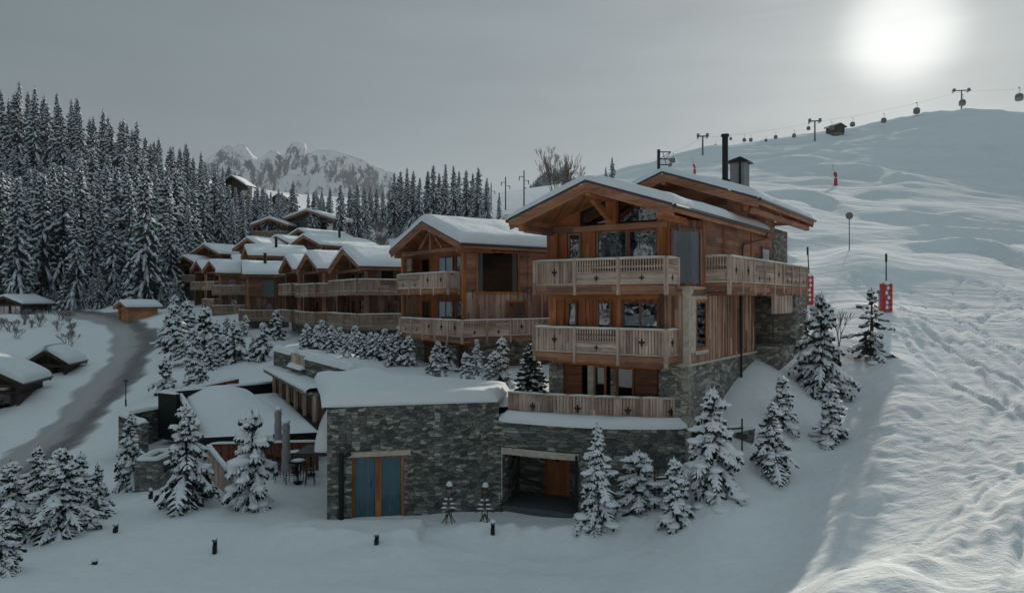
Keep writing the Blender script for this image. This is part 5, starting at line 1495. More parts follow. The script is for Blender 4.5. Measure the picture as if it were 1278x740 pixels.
proto('n_dark', seed=6, H=2.4, Rb=.85, nb=80, ntw=8, snow=.28, droop=.15, thick=1.0, pillow=0)
proto('n_open', seed=7, H=3.6, Rb=1.45, nb=42, ntw=8, snow=.92, droop=.35, thick=.85, pillow=.3, sparse=.2, ragged=.42)
proto('m_a', seed=8, H=3, Rb=1.05, nb=44, ntw=5, snow=.85, droop=.7, thick=1.8, pillow=1.0, ragged=.42, sparse=.12)
proto('m_b', seed=9, H=3, Rb=.95, nb=40, ntw=5, snow=.88, droop=.8, thick=1.9, pillow=1.3, ragged=.42, sparse=.12)

def gtree(key, px, py, top, Y, label, wide=1.0, z=None, rz=None, name='snowy_spruce', nm='needles', group=None, tilt=None):
    x = atx(px, Y); zz = hz1(x, Y) if z is None else z
    zt = (HZP-top)/F*Y; H = max(.8, zt-zz)
    return make_tree(key, name, label, (x, Y, zz-.03), H, random.uniform(0, 6) if rz is None else rz, group, wide, nm, tilt=tilt)
gtree('n_slim', 745, 672, 528, 26.3, 'tall slim snowy spruce in front of the garage opening\'s right jamb')
gtree('n_dome', 798, 626, 565, 27.3, 'squat spruce with a domed snow cap against the curved garage wall', wide=1.5)
gtree('n_small', 842, 652, 572, 25.4, 'small spruce with a lone snow-topped leader right of the snow-domed one', wide=1.15)
gtree('n_heavy', 889, 605, 486, 26.2, 'spruce with wide loaded snow shelves and a gap under its top', wide=1.0)
gtree('n_full', 963, 588, 500, 27.2, 'bushy snowy spruce low on the bank right of the chalet', wide=1.0)
gtree('n_small', 976, 522, 468, 30.5, 'small spruce peeping out just behind the bushy one on the bank', wide=1.2)
gtree('n_big', 1025, 488, 366, 35, 'tallest snowy spruce on the slope just right of the porch', wide=.72)
gtree('n_small', 1037, 548, 478, 30, 'little half-buried spruce lower down the right bank', wide=1.15)
gtree('n_open', 1088, 450, 360, 38.2, 'broad frosted spruce nearest the red padded snow machine', wide=1.1)
gtree('n_open', 1005, 430, 385, 39.5, 'thin frosted young spruce against the far stone pier', wide=.8)
# left foreground
gtree('n_full', 163, 598, 514, 36.0, 'snowy spruce close to the left side of the stone hot tub', wide=.8, z=-9.3)
gtree('n_big', 232, 633, 506, 31.2, 'large snowy spruce beside the stair railing left of the parasols', wide=.8)
gtree('n_dome', 315, 633, 515, 31.0, 'fat spruce stacked with rounded snow pillows before the terrace fence', wide=.85)
gtree('n_big', 78, 682, 558, 27.5, 'largest spruce of the lower left clump', wide=.98)
gtree('n_full', 122, 640, 578, 30.5, 'spruce on the right side of the lower left clump', wide=.95)
gtree('n_full', 48, 650, 556, 31.5, 'spruce rising behind the largest one in the lower left clump', wide=.95)
gtree('n_big', 14, 690, 575, 27, 'spruce half cut by the left edge in the lower left clump', wide=.95)
gtree('n_full', 2, 725, 640, 23, 'low dark spruce branch clump in the bottom left corner', wide=1.3)
gtree('n_small', 100, 610, 565, 34, 'slender spruce tip behind the lower left clump', wide=1.3)
gtree('n_big', -30, 650, 560, 28, 'spruce just outside the left edge whose branches reach in', wide=1.1)
# garden between annex and chalets
for k, (px, bt, tp, Y, key, w_, lab) in enumerate((
    (663, 490, 428, 33.5, 'n_dark', 1.0, 'dark bare-looking young pine against the stone corner of the largest chalet'),
    (626, 486, 421, 36, 'n_small', 1.1, 'snowy garden spruce left of the dark young pine'),
    (612, 486, 442, 35.5, 'n_small', 1.0, 'short garden spruce touching the one beside the dark pine'),
    (595, 470, 423, 41, 'n_slim', 1.0, 'garden spruce behind, in front of the second chalet\'s stone corner'),
    (581, 487, 440, 35.5, 'n_small', 1.1, 'garden spruce nearest the annex roof, left of the short one'),
    (546, 471, 429, 40, 'n_full', 1.05, 'bushy garden spruce before the second chalet\'s wooden shutter'),
    (510, 460, 423, 45, 'm_a', 1.0, 'garden spruce at the left corner of the second chalet'),
    (489, 461, 420, 45, 'n_full', 1.0, 'rounded garden spruce, first left of the second chalet'),
    (470, 455, 420, 47, 'm_b', 1.0, 'slim garden spruce, second left of the second chalet'),
    (454, 454, 421, 48, 'm_a', 1.0, 'garden spruce, third left of the second chalet'),
    (433, 448, 421, 50, 'm_b', 1.0, 'garden spruce, fourth left of the second chalet'),
    (414, 442, 410, 54, 'm_a', 1.0, 'garden spruce, fifth left of the second chalet'),
    (395, 440, 410, 56, 'm_b', 1.0, 'garden spruce, sixth left of the second chalet'),
    (383, 440, 408, 58, 'm_a', 1.0, 'leftmost garden spruce above the pillared wing'))):
    x = atx(px, Y); z = gz(x, Y)
    gtree(key, px, bt, tp-(4 if px < 560 else 0), Y, lab, wide=w_*1.15, z=z)
for (px, Y, H_) in ((402, 60, 2.2), (424, 56, 1.9), (443, 53, 2.1), (462, 50, 1.8), (480, 49, 2.0), (500, 48, 2.3), (560, 44, 1.9)):
    x = atx(px, Y); make_tree('m_b', 'snowy_spruce', 'small snowy garden spruce filling in the row before the chalet walls', (x, Y, gz(x, Y)), H_, random.uniform(0, 6), 'small garden spruces before the chalet walls', 1.1)
# bank left of the row
rb = random.Random(5)
BANK = [(346,421,390,80),(329,445,407,69),(306,418,396,84),(292,447,405,70),(283,421,399,84),(270,447,404,70),(257,440,387,74),(243,446,414,72),(234,424,378,82),(222,446,398,76),(216,436,384,82),(240,470,436,62),(262,458,430,68),(208,430,400,86),(228,452,424,72),(250,476,455,60),(300,440,418,72),(218,414,372,92),(206,470,450,63),(316,436,424,73)]
for k, (px, bt, tp, Y) in enumerate(BANK):
    gtree(['m_a', 'm_b', 'n_small'][k % 3], px, bt, tp-3, Y, 'small snow-plastered spruce on the bank below the left half of the row', wide=1.15, group='small spruces on the bank below the row')
# forest on the left hillside: rows stepping up
FG = 'spruces of the dense left hillside forest'
cnt = 0
def ftree(px, Y, H, label, group, keys=('far0','far1','far2','far3','far4','far5'), wide=1.0):
    global cnt
    x = atx(px, Y); z = hz1(x, Y)
    make_tree(keys[cnt % len(keys)], 'spruce', label, (x, Y, z-.3), H, rb.uniform(0, 6.28), group, wide)
    cnt += 1
# skyline of the wood by column
SKX = [-80, 0, 20, 50, 90, 130, 165, 200, 240, 270, 290, 310]; SKT = [100, 108, 108, 120, 128, 146, 158, 172, 190, 206, 212, 226]
rows = [(122, 30, 21), (131, 27, 22), (143, 25, 22), (156, 24, 22), (170, 22, 21), (186, 21, 20), (204, 20, 20), (224, 18, 19)]
for ri, (Y, stp, H) in enumerate(rows):
    px = -70+rb.uniform(0, 12)
    lim = 232+ri*10 if ri < 4 else 262+(ri-4)*14
    while px < min(lim, 312):
        Yj = Y+rb.uniform(-4, 4); pj = px+rb.uniform(-5, 5); h = H*rb.uniform(.78, 1.12)
        x = atx(pj, Yj); z = hz1(x, Yj); tp = HZP-(z+h)*F/Yj; want = np.interp(pj, SKX, SKT)-6
        if tp < want: h = max(8, (HZP-want)/F*Yj-z)*rb.uniform(.86, 1.0)
        if ri >= 6: h = max(12, min(34, (HZP-want)/F*Yj-z))*rb.uniform(.84, 1.04)
        if not (ri == 0 and 95 < pj < 0):
            ftree(pj, Yj, h, 'tall snow-laden spruce in the dense forest on the left hillside', FG, wide=rb.uniform(.85, 1.1)*min(1, 25/h))
        px += stp*rb.uniform(.75, 1.2)*(.62 if ri > 3 else .82)
# low young spruces along the forest foot
for k in range(16):
    px = 60+k*10.5+rb.uniform(-3, 3); 
    if 150 < px < 190 and k % 2: continue
    if px < 66: px = 200+rb.uniform(0, 10)
    ftree(px, 120+rb.uniform(-3, 3)-(0 if px < 200 else 4), rb.uniform(3, 7), 'young snow-covered spruce along the foot of the left forest', 'young spruces at the forest foot', keys=('far1', 'far5', 'far3'), wide=1.15)
# middle wood behind the roofs, between the mountain and the second chalet
MID = [(318,150,248,170),(330,158,250,170),(345,170,252,175),(352,160,246,178),(366,180,233,160),(385,176,248,165),(392,190,246,170),(400,170,252,160),(412,195,240,160),(425,190,236,150),(437,200,238,170),(446,185,234,150),(455,190,238,160),(462,200,236,175),(470,195,240,170),(478,205,242,180),(486,180,236,170),
 (492,170,216,150),(500,180,214,160),(508,160,210,150),(516,175,214,150),(524,150,222,140),(534,160,213,150),(541,150,206,140),(548,165,216,150),(556,170,205,150),(566,150,207,140),(573,160,214,150),(582,165,212,140),(590,150,216,140),(597,140,209,135),(608,150,222,140)]
for (px, Yb, tp, Y0_) in MID:
    Y = Y0_; tp -= 8 if px < 480 else 2; x = atx(px, Y); z = hz1(x, Y); h = (HZP-tp)/F*Y-z
    if h < 4: h = 6
    ftree(px, Y, h, 'dark snow-dusted spruce in the stand behind the chalet roofs', 'spruces behind the chalet roofs', wide=.95 if h < 20 else .75)
for k in range(46):
    px = rb.uniform(300, 618); Y = rb.uniform(150, 215) if px < 490 else rb.uniform(145, 190)
    if 420 < px < 505 and Y < 180: Y = 190
    x = atx(px, Y); z = hz1(x, Y); tp = np.interp(px, [300, 366, 480, 492, 540, 597, 618], [232, 238, 238, 222, 220, 226, 240])+rb.uniform(-4, 12); h = max(5, (HZP-tp)/F*Y-z)
    ftree(px, Y, h, 'dark snow-dusted spruce in the stand behind the chalet roofs', 'spruces behind the chalet roofs', wide=.9)
for (px, Y, tp) in ((268,172,206),(279,176,219),(286,168,229),(294,174,232),(302,166,236),(310,172,240),(318,176,236),(290,160,246),(304,158,250),(276,158,228),(346,188,248),(354,186,252),(361,190,254),(368,192,244),(338,180,238)):
    z = hz1(atx(px, Y), Y); ftree(px, Y, (HZP-tp)/F*Y-z, 'dark snow-dusted spruce in the stand behind the chalet roofs', 'spruces behind the chalet roofs', wide=.85)
# single ones on the right hand hill
gtree('far0', 764, 0, 196, 125, 'lone dark spruce on the skyline between the two large gable roofs', wide=.9, name='spruce')
gtree('far2', 756, 0, 208, 127, 'lower spruce leaning on the lone skyline spruce from the left', wide=.8, name='spruce')
gtree('far4', 623, 0, 240, 118, 'single small spruce right of the stand on the open hill', wide=.8, name='spruce')
gtree('far3', 607, 0, 225, 130, 'right-hand end spruce of the stand above the second chalet', wide=.9, name='spruce')

# bare trees and shrubs
def bare(seed, H, levels=5, spread=.5, frost=False, n0=1, lean=0):
    rnd = random.Random(seed); b = MB(); t = MB()
    def grow(p, d, L_, r, lv):
        q = p+d*L_; (t if lv >= levels-1 else b).tube(p, q, max(r, .014), max(r*.65, .012), 5 if lv > 2 else 3, cap=False)
        if lv <= 0: return
        for k in range(rnd.choice([2, 3, 3]) if lv > 1 else 3):
            v = Vector((rnd.uniform(-1, 1), rnd.uniform(-1, 1), rnd.uniform(-.2, .8))).normalized()
            nd = (d+v*spread*rnd.uniform(.7, 1.3)); nd.z += .18; nd.normalize()
            grow(p.lerp(q, rnd.uniform(.55, 1)), nd, L_*rnd.uniform(.62, .86), r*.6, lv-1)
    for k in range(n0):
        a = rnd.uniform(0, 6.28); d = Vector((math.cos(a)*.35*(n0 > 1)+lean, math.sin(a)*.35*(n0 > 1), 1)).normalized()
        grow(Vector((math.cos(a)*.15*(n0 > 1), math.sin(a)*.15*(n0 > 1), -.3)), d, H*.30, H*.010+.02, levels)
    return t, b
def bare_tree(name, label, px, Y, H, seed, mat='twig', cat='bare tree', group=None, z=None, **kw):
    x = atx(px, Y); zz = hz1(x, Y) if z is None else z
    T = thing(name, label, cat, (x, Y, zz), 0, group); t, b = bare(seed, H, **kw)
    t.build('trunk', M['twig'], T); b.build('branches', M[mat], T); return T
bare_tree('bare_tree', 'large leafless tree rising behind the left slope of the biggest roof', 698, 92, 12.6, 11, levels=7, spread=.42)
bare_tree('bare_tree', 'smaller reddish leafless tree right of the large leafless one', 713, 90, 8.5, 12, levels=6, spread=.4)
bare_tree('sapling', 'thin leafless sapling with frost between the slope spruces', 1047, 38.5, 3.6, 13, mat='frost', levels=4, spread=.45, cat='sapling')
bare_tree('sapling', 'frosted bare sapling at the far corner of the porch', 1022, 39, 2.4, 14, mat='frost', levels=4, spread=.6, cat='sapling')
SHP = []
def shrub(px, Y, H, label, group):
    x = atx(px, Y); z = hz1(x, Y)
    if len(SHP) < 3:
        T = thing('frosted_shrub', label, 'shrub', (x, Y, z), 0, group); t, b = bare(30+len(SHP), 3.2, levels=4, spread=.7, n0=5)
        t.build('stems', M['twig'], T); b.build('twigs', M['frost'], T); SHP.append(T); T.scale = (H/3.2,)*3
    else: dup(SHP[rb.randrange(3)], (x, Y, z), rb.uniform(0, 6), H/3.2, label, group)
for k in range(26):
    px = rb.uniform(425, 505); Y = rb.uniform(128, 158)
    shrub(px, Y, rb.uniform(2.5, 4.5), 'frosted grey-brown bush on the slope right of the pale glazed house', 'frosted bushes beside the glazed house')
for k in range(16):
    px = rb.uniform(-5, 92); Y = rb.uniform(88, 108)
    shrub(px, Y, rb.uniform(1.5, 3.0), 'snow-covered bush in the hollow left of the road bend', 'snowy bushes left of the road bend')
for k in range(3):
    shrub([668, 684, 655][k], 96, 2.2, 'low bare bush in front of the large leafless tree', 'low bushes by the leafless tree')
# wooded hill far off: trees nobody could count
def far_wood(name, label, pts, seed):
    rnd = random.Random(seed); b = MB()
    for (x, y, z, h) in pts:
        r_ = h*.2
        for k in range(3):
            z0_ = z+h*(.1+.28*k); r2 = r_*(1-.27*k); n = 6; a0 = rnd.uniform(0, 6)
            vs = [(x+r2*rnd.uniform(.7, 1.2)*math.cos(a0+2*PI*i/n), y+r2*math.sin(a0+2*PI*i/n), z0_) for i in range(n)]+[(x, y, z0_+h*.42)]
            b.add(vs, [(i, (i+1) % n, n) for i in range(n)])
    m, nt, bb = newmat('far_snowy_needles'); nn = noisen(nt, geopos(nt), .12, 4); n3 = noisen(nt, geopos(nt), .9, 4)
    L(nt, ramp(nt, mathn(nt, 'ADD', mathn(nt, 'MULTIPLY', n3, .8), mathn(nt, 'MULTIPLY', nn, .2)), [(.42, (.03,.045,.04)), (.58, (.35,.38,.42))]), bb.inputs['Base Color']); bb.inputs['Roughness'].default_value = .9
    o = b.build(name, m); o['label'] = label; o['category'] = 'wood'; o['kind'] = 'stuff'
rw = random.Random(3)
def hill_pts():
    out = []
    for k in range(900):
        px = rw.uniform(640, 790); top = np.interp(px, [640, 660, 675, 690, 705, 718, 740, 765, 790], [243, 232, 216, 206, 208, 222, 226, 222, 219]); Y = 640+rw.uniform(-60, 60)
        yy = rw.uniform(top, 246); p = at(px, yy, Y); h = 13 if px < 720 else 8
        out.append((p.x, p.y, p.z-h, h))
    return out
hp_ = hill_pts()
far_wood('far_wood', 'hazy wooded knoll on the skyline behind the leafless tree', hp_, 1)
def knoll():
    P = []
    for i in range(30):
        px = 630+170*i/29; top = float(np.interp(px, [630, 640, 660, 675, 690, 705, 718, 740, 765, 800], [262, 246, 236, 221, 212, 214, 227, 230, 226, 232])); row = []
        for j, (Y, f) in enumerate(((520, 262), (600, top+6), (660, top), (720, top+5), (760, 300))): p = at(px, f, Y); row.append((p.x, p.y, p.z-6))
        P.append(row)
    b = MB(); b.grid(P); o = b.build('hill', M['snow'], None, True); struct(o)
    if o.data.polygons[0].normal.z < 0: o.data.flip_normals()
knoll()
# wood on the slope behind the viewer, seen only mirrored in the windows
def back_wood():
    pts = []
    for k in range(420):
        a = rw.uniform(PI*.72, PI*1.75); r_ = rw.uniform(45, 120); x = r_*math.sin(a); y = r_*math.cos(a)
        pts.append((x, y, hz1(x, y)-1, rw.uniform(12, 22)))
    far_wood('wood_behind', 'snowy spruce wood mirrored in the chalet windows', pts, 2)
back_wood()
# ------------------------------------------------------------------ ski slope things, lamps, small fittings
def street_lamp(label, px, Y, H, z=None):
    x = atx(px, Y); zz = hz1(x, Y) if z is None else z
    T = thing('lamp_post', label, 'lamp post', (x, Y, zz), 0, 'black lamp posts along the road')
    b = MB(); b.tube((0, 0, -.3), (0, 0, .6), .07); b.tube((0, 0, .6), (0, 0, H-.45), .04); b.build('post', M['black'], T)
    b = MB(); b.tube((0, 0, H-.45), (0, 0, H-.12), .09, .17, n=8); b.build('lantern', M['steel'], T)
    b = MB(); b.tube((0, 0, H-.12), (0, 0, H+.03), .30, .05, n=10); b.build('lamp_hood', M['black'], T)
    return T
street_lamp('black lamp post with hood standing above the low garden wall', 157, 62, 2.3)
street_lamp('slim lamp post on the snow bank left of the row', 210, 96, 3.4)
street_lamp('small distant lamp post behind the pine hut', 127, 117, 3.2)
def bollard(label, px, py, h=.5, lean=0):
    # foot of the light read off the ground
    Y = 22.0
    for _ in range(40):
        z = hz1(atx(px, Y), Y); Y = Y+(-z*F/(py-HZP)-Y)*.5
    x = atx(px, Y); z = hz1(x, Y)
    T = thing('garden_light', label, 'garden light', (x, Y, z), random.uniform(-.4, .4), 'small dark garden lights in the foreground snow')
    b = MB(); b.box(-.07, .07, -.07, .07, -.3, h*.55); b.box(-.07, .07, .02, .07, h*.55, h*.85); b.build('post', M['black'], T)
    b = MB(); b.box(-.075, .075, -.075, .075, h*.85, h); b.build('light_head', M['steel'], T)
    b = MB(); b.blob((0, 0, h+.03), .10, .10, .10, seg=10, rings=6); b.build('snow_cap', M['snow'], T, True)
    T.rotation_euler = (lean, lean, T.rotation_euler.z)
bollard('dark garden light with snow cap, largest in the left foreground', 268, 690, .52)
bollard('dark garden light left of the largest, near the spruce clump', 144, 664, .32, .12)
bollard('tilted garden light below the stone hot tub', 188, 622, .4, .1)
bollard('garden light in front of the blue-curtained door', 470, 679, .36)
bollard('garden light with a round snow cap below the second bird stand', 615, 666, .42)
bollard('buried garden light tip at the bottom left', 118, 704, .12)
# twig stands by the annex wall
def twig_stand(label, px, py):
    Y = 28.6; x = atx(px, Y); z = hz1(x, Y)
    T = thing('twig_stand', label, 'garden ornament', (x, Y, z), 0, 'snow-topped twig stands by the annex wall')
    for k in range(6):
        a = k*PI/3+.2; b = MB(); b.tube((math.cos(a)*.33, math.sin(a)*.33, -.1), (0, 0, .42), .018, n=5); b.build('leg', M['bark'], T)
    for s in (-1, 1):
        b = MB(); b.tube((s*.11, 0, .2), (s*.10, 0, 1.42), .022, n=6); b.build('upright', M['copper'], T)
    for k, (zz, w_) in enumerate(((.55, .38), (.72, .30), (.9, .2))):
        for s in (-1, 1):
            b = MB(); b.tube((0, 0, zz+.12), (s*w_, -.05, zz-.1), .018, n=5); b.build('twig', M['bark'], T)
            b = MB(); b.blob((s*w_*.5, -.03, zz+.06), w_*.38, .06, .05, 0, 8, 5, .15); b.build('twig_snow', M['snow'], T, True)
    b = MB(); b.tube((0, 0, 1.38), (0, 0, 1.62), .15, .02, n=8); b.build('little_roof', M['bark'], T)
    b = MB(); b.blob((.03, 0, 1.53), .13, .12, .14, 0, 10, 6, .22); b.build('roof_snow', M['snow'], T, True)
twig_stand('left snow-topped twig stand against the annex wall', 560, 646)
twig_stand('right snow-topped twig stand nearer the garage opening', 605, 644)
# stakes round a young tree
def stakes(label, px, Y):
    x = atx(px, Y); z = hz1(x, Y); T = thing('tree_stakes', label, 'stake frame', (x, Y, z), .2, 'wooden stake frames')
    for i in (-.35, .35):
        b = MB(); b.tube((i, 0, -.5), (i, 0, 1.35), .035, n=6); b.build('stake', M['bark'], T)
    b = MB(); b.beam((-.4, 0, .95), (.4, 0, .97), .04, .07); b.build('crossbar', M['bark'], T)
    b = MB(); b.blob((0, 0, 1.02), .3, .05, .05); b.build('bar_snow', M['snow'], T, True)
stakes('wooden stake frame right of the spruce with loaded snow shelves', 916, 28.2)
stakes('wooden stake frame between the snow-domed and smallest front spruces', 828, 26.8)
# sunken side door and its wedge wall by the corner of the big chalet
def side_stair():
    A = MF.w(.06, 1.2); T = thing('stair_wall', 'small wedge-shaped stone wall by a dark opening at the chalet corner', 'wall', (A[0], A[1], -6.6), MF.rot)
    z0 = -6.6
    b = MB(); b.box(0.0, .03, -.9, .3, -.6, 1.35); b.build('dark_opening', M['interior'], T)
    b = MB(); b.prism([(.1, -.6), (1.9, -.6), (2.1, 1.35), (.1, .75)], .35, .6); b.build('wedge_wall', M['stone'], T)
    s = MB(); snow_strip(s, [(.1, .47, .75), (2.1, .47, 1.35)], .2, .14); s.build('wall_snow', M['snow'], T, True)
side_stair()
# red padded snow lance
def lance(label, px, Y, hp=2.0, H=4.0, wide=.42, lean=0.0, mat='red'):
    x = atx(px, Y); z = hz1(x, Y); T = thing('snow_lance', label, 'snow lance', (x, Y, z), 0, 'red padded snow lances on the slope')
    b = MB(); b.tube((0, 0, hp*.9), (lean*H, 0, H), .05, .035, n=8); b.tube((lean*H*.9, 0, H*.86), (lean*H, 0, H), .075, n=8); b.build('lance_pole', M['bark'], T)
    for s in (-1, 1):
        b = MB(); n = 6
        for i in range(n):
            z0_ = hp*i/n; z1_ = hp*(i+1)/n-.02; b.box(s*wide*.60-.10, s*wide*.60+.10, -.16, .2, z0_-.1*(i == 0), z1_+.012)
        b.build('red_pad', M[mat], T)
    b = MB(); b.box(-.15, .15, -.14, .2, -.2, hp*.92); b.build('pole_foot', M['steel'], T)
    b = MB(); b.blob((0, 0, hp+.0), wide*.75, .22, .2, 0, 10, 6, .12)
    for k in range(5): b.blob((random.uniform(-.07, .07), -.17, hp*(.15+.17*k)), .10, .07, .17, 0, 8, 5, .2)
    b.build('caught_snow', M['snow'], T, True)
lance('red padded snow lance nearest the frosted spruces on the right', 1106, 47.5, 1.9, 3.9, .40)
lance('red padded snow lance half hidden by the end of the side balcony', 1010, 52, 2.1, 4.2, .26, -.03)
def cannon(label, px, Y, s=1.0):
    x = atx(px, Y); z = hz1(x, Y); T = thing('snow_cannon', label, 'snow cannon', (x, Y, z), .4, 'red snow cannons up the slope')
    b = MB(); b.tube((0, 0, 0), (0, 0, 3.1*s), .8*s, .65*s, n=10); b.build('pad', M['redplastic'], T)
    b = MB(); b.tube((-.9*s, -.3, 5.1*s), (.5*s, .2, 4.1*s), .75*s, .6*s, n=12); b.build('fan_barrel', M['redplastic'], T)
    b = MB(); b.tube((0, 0, 3*s), (0, 0, 4.4*s), .2*s); b.build('mast', M['steel'], T)
    b = MB(); b.tube((-.4*s, 0, 5*s), (-2.2*s, 0, 9.5*s), .12*s, .05*s); b.build('lance_arm', M['steel'], T)
cannon('red snow cannon alone in the middle of the upper ski slope', 1043, 185, .62)
cannon('small red snow cannon above the ridge of the biggest roof', 867, 215, .55)
def round_sign():
    Y = 70; x = atx(1060, Y); z = hz1(x, Y); T = thing('piste_marker', 'round grey piste marker disc on a pole', 'sign', (x, Y, z))
    H = (HZP-265)/F*Y-z
    b = MB(); b.tube((0, 0, -.5), (0, 0, H), .05); b.build('pole', M['steel'], T)
    b = MB(); b.tube((0, -.04, H-.35), (0, .04, H-.35), .36, n=20); b.build('disc', M['steel'], T)
round_sign()
Y_ = 46.5; x_ = atx(1097, Y_); T = thing('piste_stake', 'thin stake with a square tag beside the nearest red lance', 'marker', (x_, Y_, hz1(x_, Y_)))
b = MB(); b.tube((0, 0, -.3), (0, 0, 1.7), .03, n=6); b.build('stake', M['steel'], T)
b = MB(); b.box(-.14, .14, -.02, .02, 1.5, 1.72); b.build('tag', M['steel'], T)

# gondola lift along the ridge
TOW = [(823, 212, 262, 188, 'H'), (874, 190, 330, 176, 'T'), (1017, 178, 345, 150, 'T'), (1200, 137, 392, 111, 'T'), (1440, 60, 400, 30, 'T')]
def tower(label, px, Y, ytop, arm=2.6, zbase=None):
    x = atx(px, Y); z = hz1(x, Y)-1 if zbase is None else zbase; zt = (HZP-ytop)/F*Y; H = zt-z
    T = thing('lift_tower', label, 'lift tower', (x, Y, z), -.15, 'gondola lift towers on the skyline')
    b = MB(); b.tube((0, 0, -2), (0, 0, H), .45, .32, n=8); b.build('mast', M['steel'], T)
    b = MB(); b.box(-arm*1.3, arm*1.3, -.3, .3, H-.35, H+.15); b.build('crossarm', M['steel'], T)
    for s in (-1, 1):
        b = MB(); b.box(s*arm-.25, s*arm+.25, -2.2, 2.2, H-.75, H-.35); b.box(s*arm-.55*1, s*arm+.55, -.5, .5, H+.15, H+1.0); b.build('sheave_train', M['steel'], T)
    return Vector((x, Y, zt-.7))
p1 = tower('gondola lift tower seen between the roof ridge and stove pipe', 877, 300, 170, 1.9)
p2 = tower('gondola lift tower left of the ridge hut', 1017, 335, 151, 2.3)
p3 = tower('tallest gondola lift tower near the top right of the ridge', 1200, 378, 113, 3.6)
p0 = tower('small far gondola lift tower left of the biggest chimney', 870+1, 420, 187, 2.0) if False else None
GV = []
def gondola(label, px, py, Y, s=1.0):
    P_ = at(px, py, Y)
    if not GV:
        T = thing('gondola', label, 'gondola', P_, .2, 'gondola cabins hanging along the ridge'); GV.append(T)
        b = MB(); P = []
        prof = [(.35, -1.25), (.75, -1.2), (.98, -.9), (1.02, -.2), (.92, .5), (.7, .85), (.3, 1.0)]
        for k in range(13):
            a = 2*PI*k/12; P.append([(r_*math.copysign(abs(math.cos(a))**.7, math.cos(a)), r_*math.copysign(abs(math.sin(a))**.7, math.sin(a)), z) for r_, z in prof])
        b.grid(P, flip=True); b.add([p[0] for p in P[:-1]], [tuple(range(12))]); b.add([p[-1] for p in P[:-1]], [tuple(reversed(range(12)))]); b.build('cabin', M['steel'], T, True)
        b = MB(); P = []
        for k in range(13):
            a = 2*PI*k/12; P.append([(r_*1.03*math.copysign(abs(math.cos(a))**.7, math.cos(a)), r_*1.03*math.copysign(abs(math.sin(a))**.7, math.sin(a)), z) for r_, z in ((1.01, -.25), (.93, .5))])
        b.grid(P, flip=True); b.build('window_band', M['glass'], T, True)
        b = MB(); b.tube((0, 0, .95), (.35, 0, 1.9), .07); b.tube((.35, 0, 1.9), (0, 0, 2.7), .07); b.box(-.3, .3, -.12, .12, 2.6, 2.8); b.build('hanger', M['steel'], T)
        T.scale = (s,)*3
    else: dup(GV[0], P_, random.uniform(-.2, .4), s, label)
GL = [(1272, 121, 395, 1.9), (1201, 128, 372, 1.5), (1144, 138, 365, 1.45), (1103, 150, 352, 1.15), (1064, 155, 345, 1.05), (1038, 159, 340, .95), (1009, 160, 338, .8), (991, 169, 332, .85), (968, 171, 345, .8), (956, 175, 350, .65), (937, 174.5, 330, .8), (929, 174.5, 332, .8), (889, 187, 400, .8), (893, 182, 400, .8), (859, 198, 440, .7), (862, 194, 440, .6), (840, 200, 300, 1.0), (912, 173, 320, .6)]
GN = ['largest gondola cabin, at the right edge of the picture', 'gondola cabin hanging at the tallest lift tower', 'gondola cabin just right of the ridge crest', 'gondola cabin above the start of the steep crest', 'gondola cabin right of the ridge hut', 'gondola cabin directly above the left end of the ridge hut', 'gondola cabin just left of the lift tower by the hut',
      'gondola cabin above the crest left of the hut tower', 'gondola cabin midway between the stove pipe and the hut tower', 'faint small gondola cabin left of the midway one', 'right one of the pair of cabins right of the chimney cowl', 'left one of the pair of cabins right of the chimney cowl', 'lower of two tiny cabins left of the stove pipe', 'upper of two tiny cabins left of the stove pipe',
      'lower of the two farthest cabins left of the small cannon', 'upper of the two farthest cabins left of the small cannon', 'gondola cabin beside the lattice pylon', 'tiny cabin just right of the stove pipe top']
for (px, py, Y, s), lab in zip(GL, GN): gondola(lab, px, py, Y, s)
# haul cable
def cable(label, pts):
    b = MB()
    for p, q in zip(pts[:-1], pts[1:]):
        n = 8
        for k in range(n):
            f0, f1 = k/n, (k+1)/n; a = p.lerp(q, f0); c = p.lerp(q, f1); sg = (q-p).length*.012
            a.z -= 4*sg*f0*(1-f0); c.z -= 4*sg*f1*(1-f1); b.tube(a, c, .035, n=4, cap=False)
    tag(b.build('lift_cable', M['steel']), label, 'cable')
cable('thin steel lift cable strung between the ridge towers', [at(800, 204, 420), p1, p2, p3, at(1420, 95, 420)])
# lattice pylon above the roof
def pylon():
    Y = 150; x = atx(822, Y); zt = (HZP-187)/F*Y; z = hz1(x, Y); H = zt-z
    T = thing('lift_pylon', 'dark lift pylon with a three-bar side frame behind the roof ridges', 'pylon', (x, Y, z-.5), 0)
    H += .5
    b = MB(); b.box(-.28, .28, -.28, .28, -1, H); b.build('mast', M['black'], T)
    b = MB()
    for zz in (H-.5, H-2.0, H-3.2): b.box(.28, 2.6, -.1, .1, zz-.1, zz+.1)
    b.beam((.3, 0, H-1.9), (2.4, 0, H-.6), .1, .12); b.beam((.9, 0, H-.6), (1.6, 0, H-3.2), .1, .12); b.beam((2.5, 0, H-.6), (1.5, 0, H-2.0), .1, .12)
    b.build('side_frame', M['black'], T)
    b = MB(); b.tube((2.7, -.3, H-2.2), (2.7, .3, H-2.2), .45, n=12); b.tube((2.4, -.3, H-3.2), (2.4, .3, H-3.2), .4, n=12); b.build('sheave', M['steel'], T)
pylon()
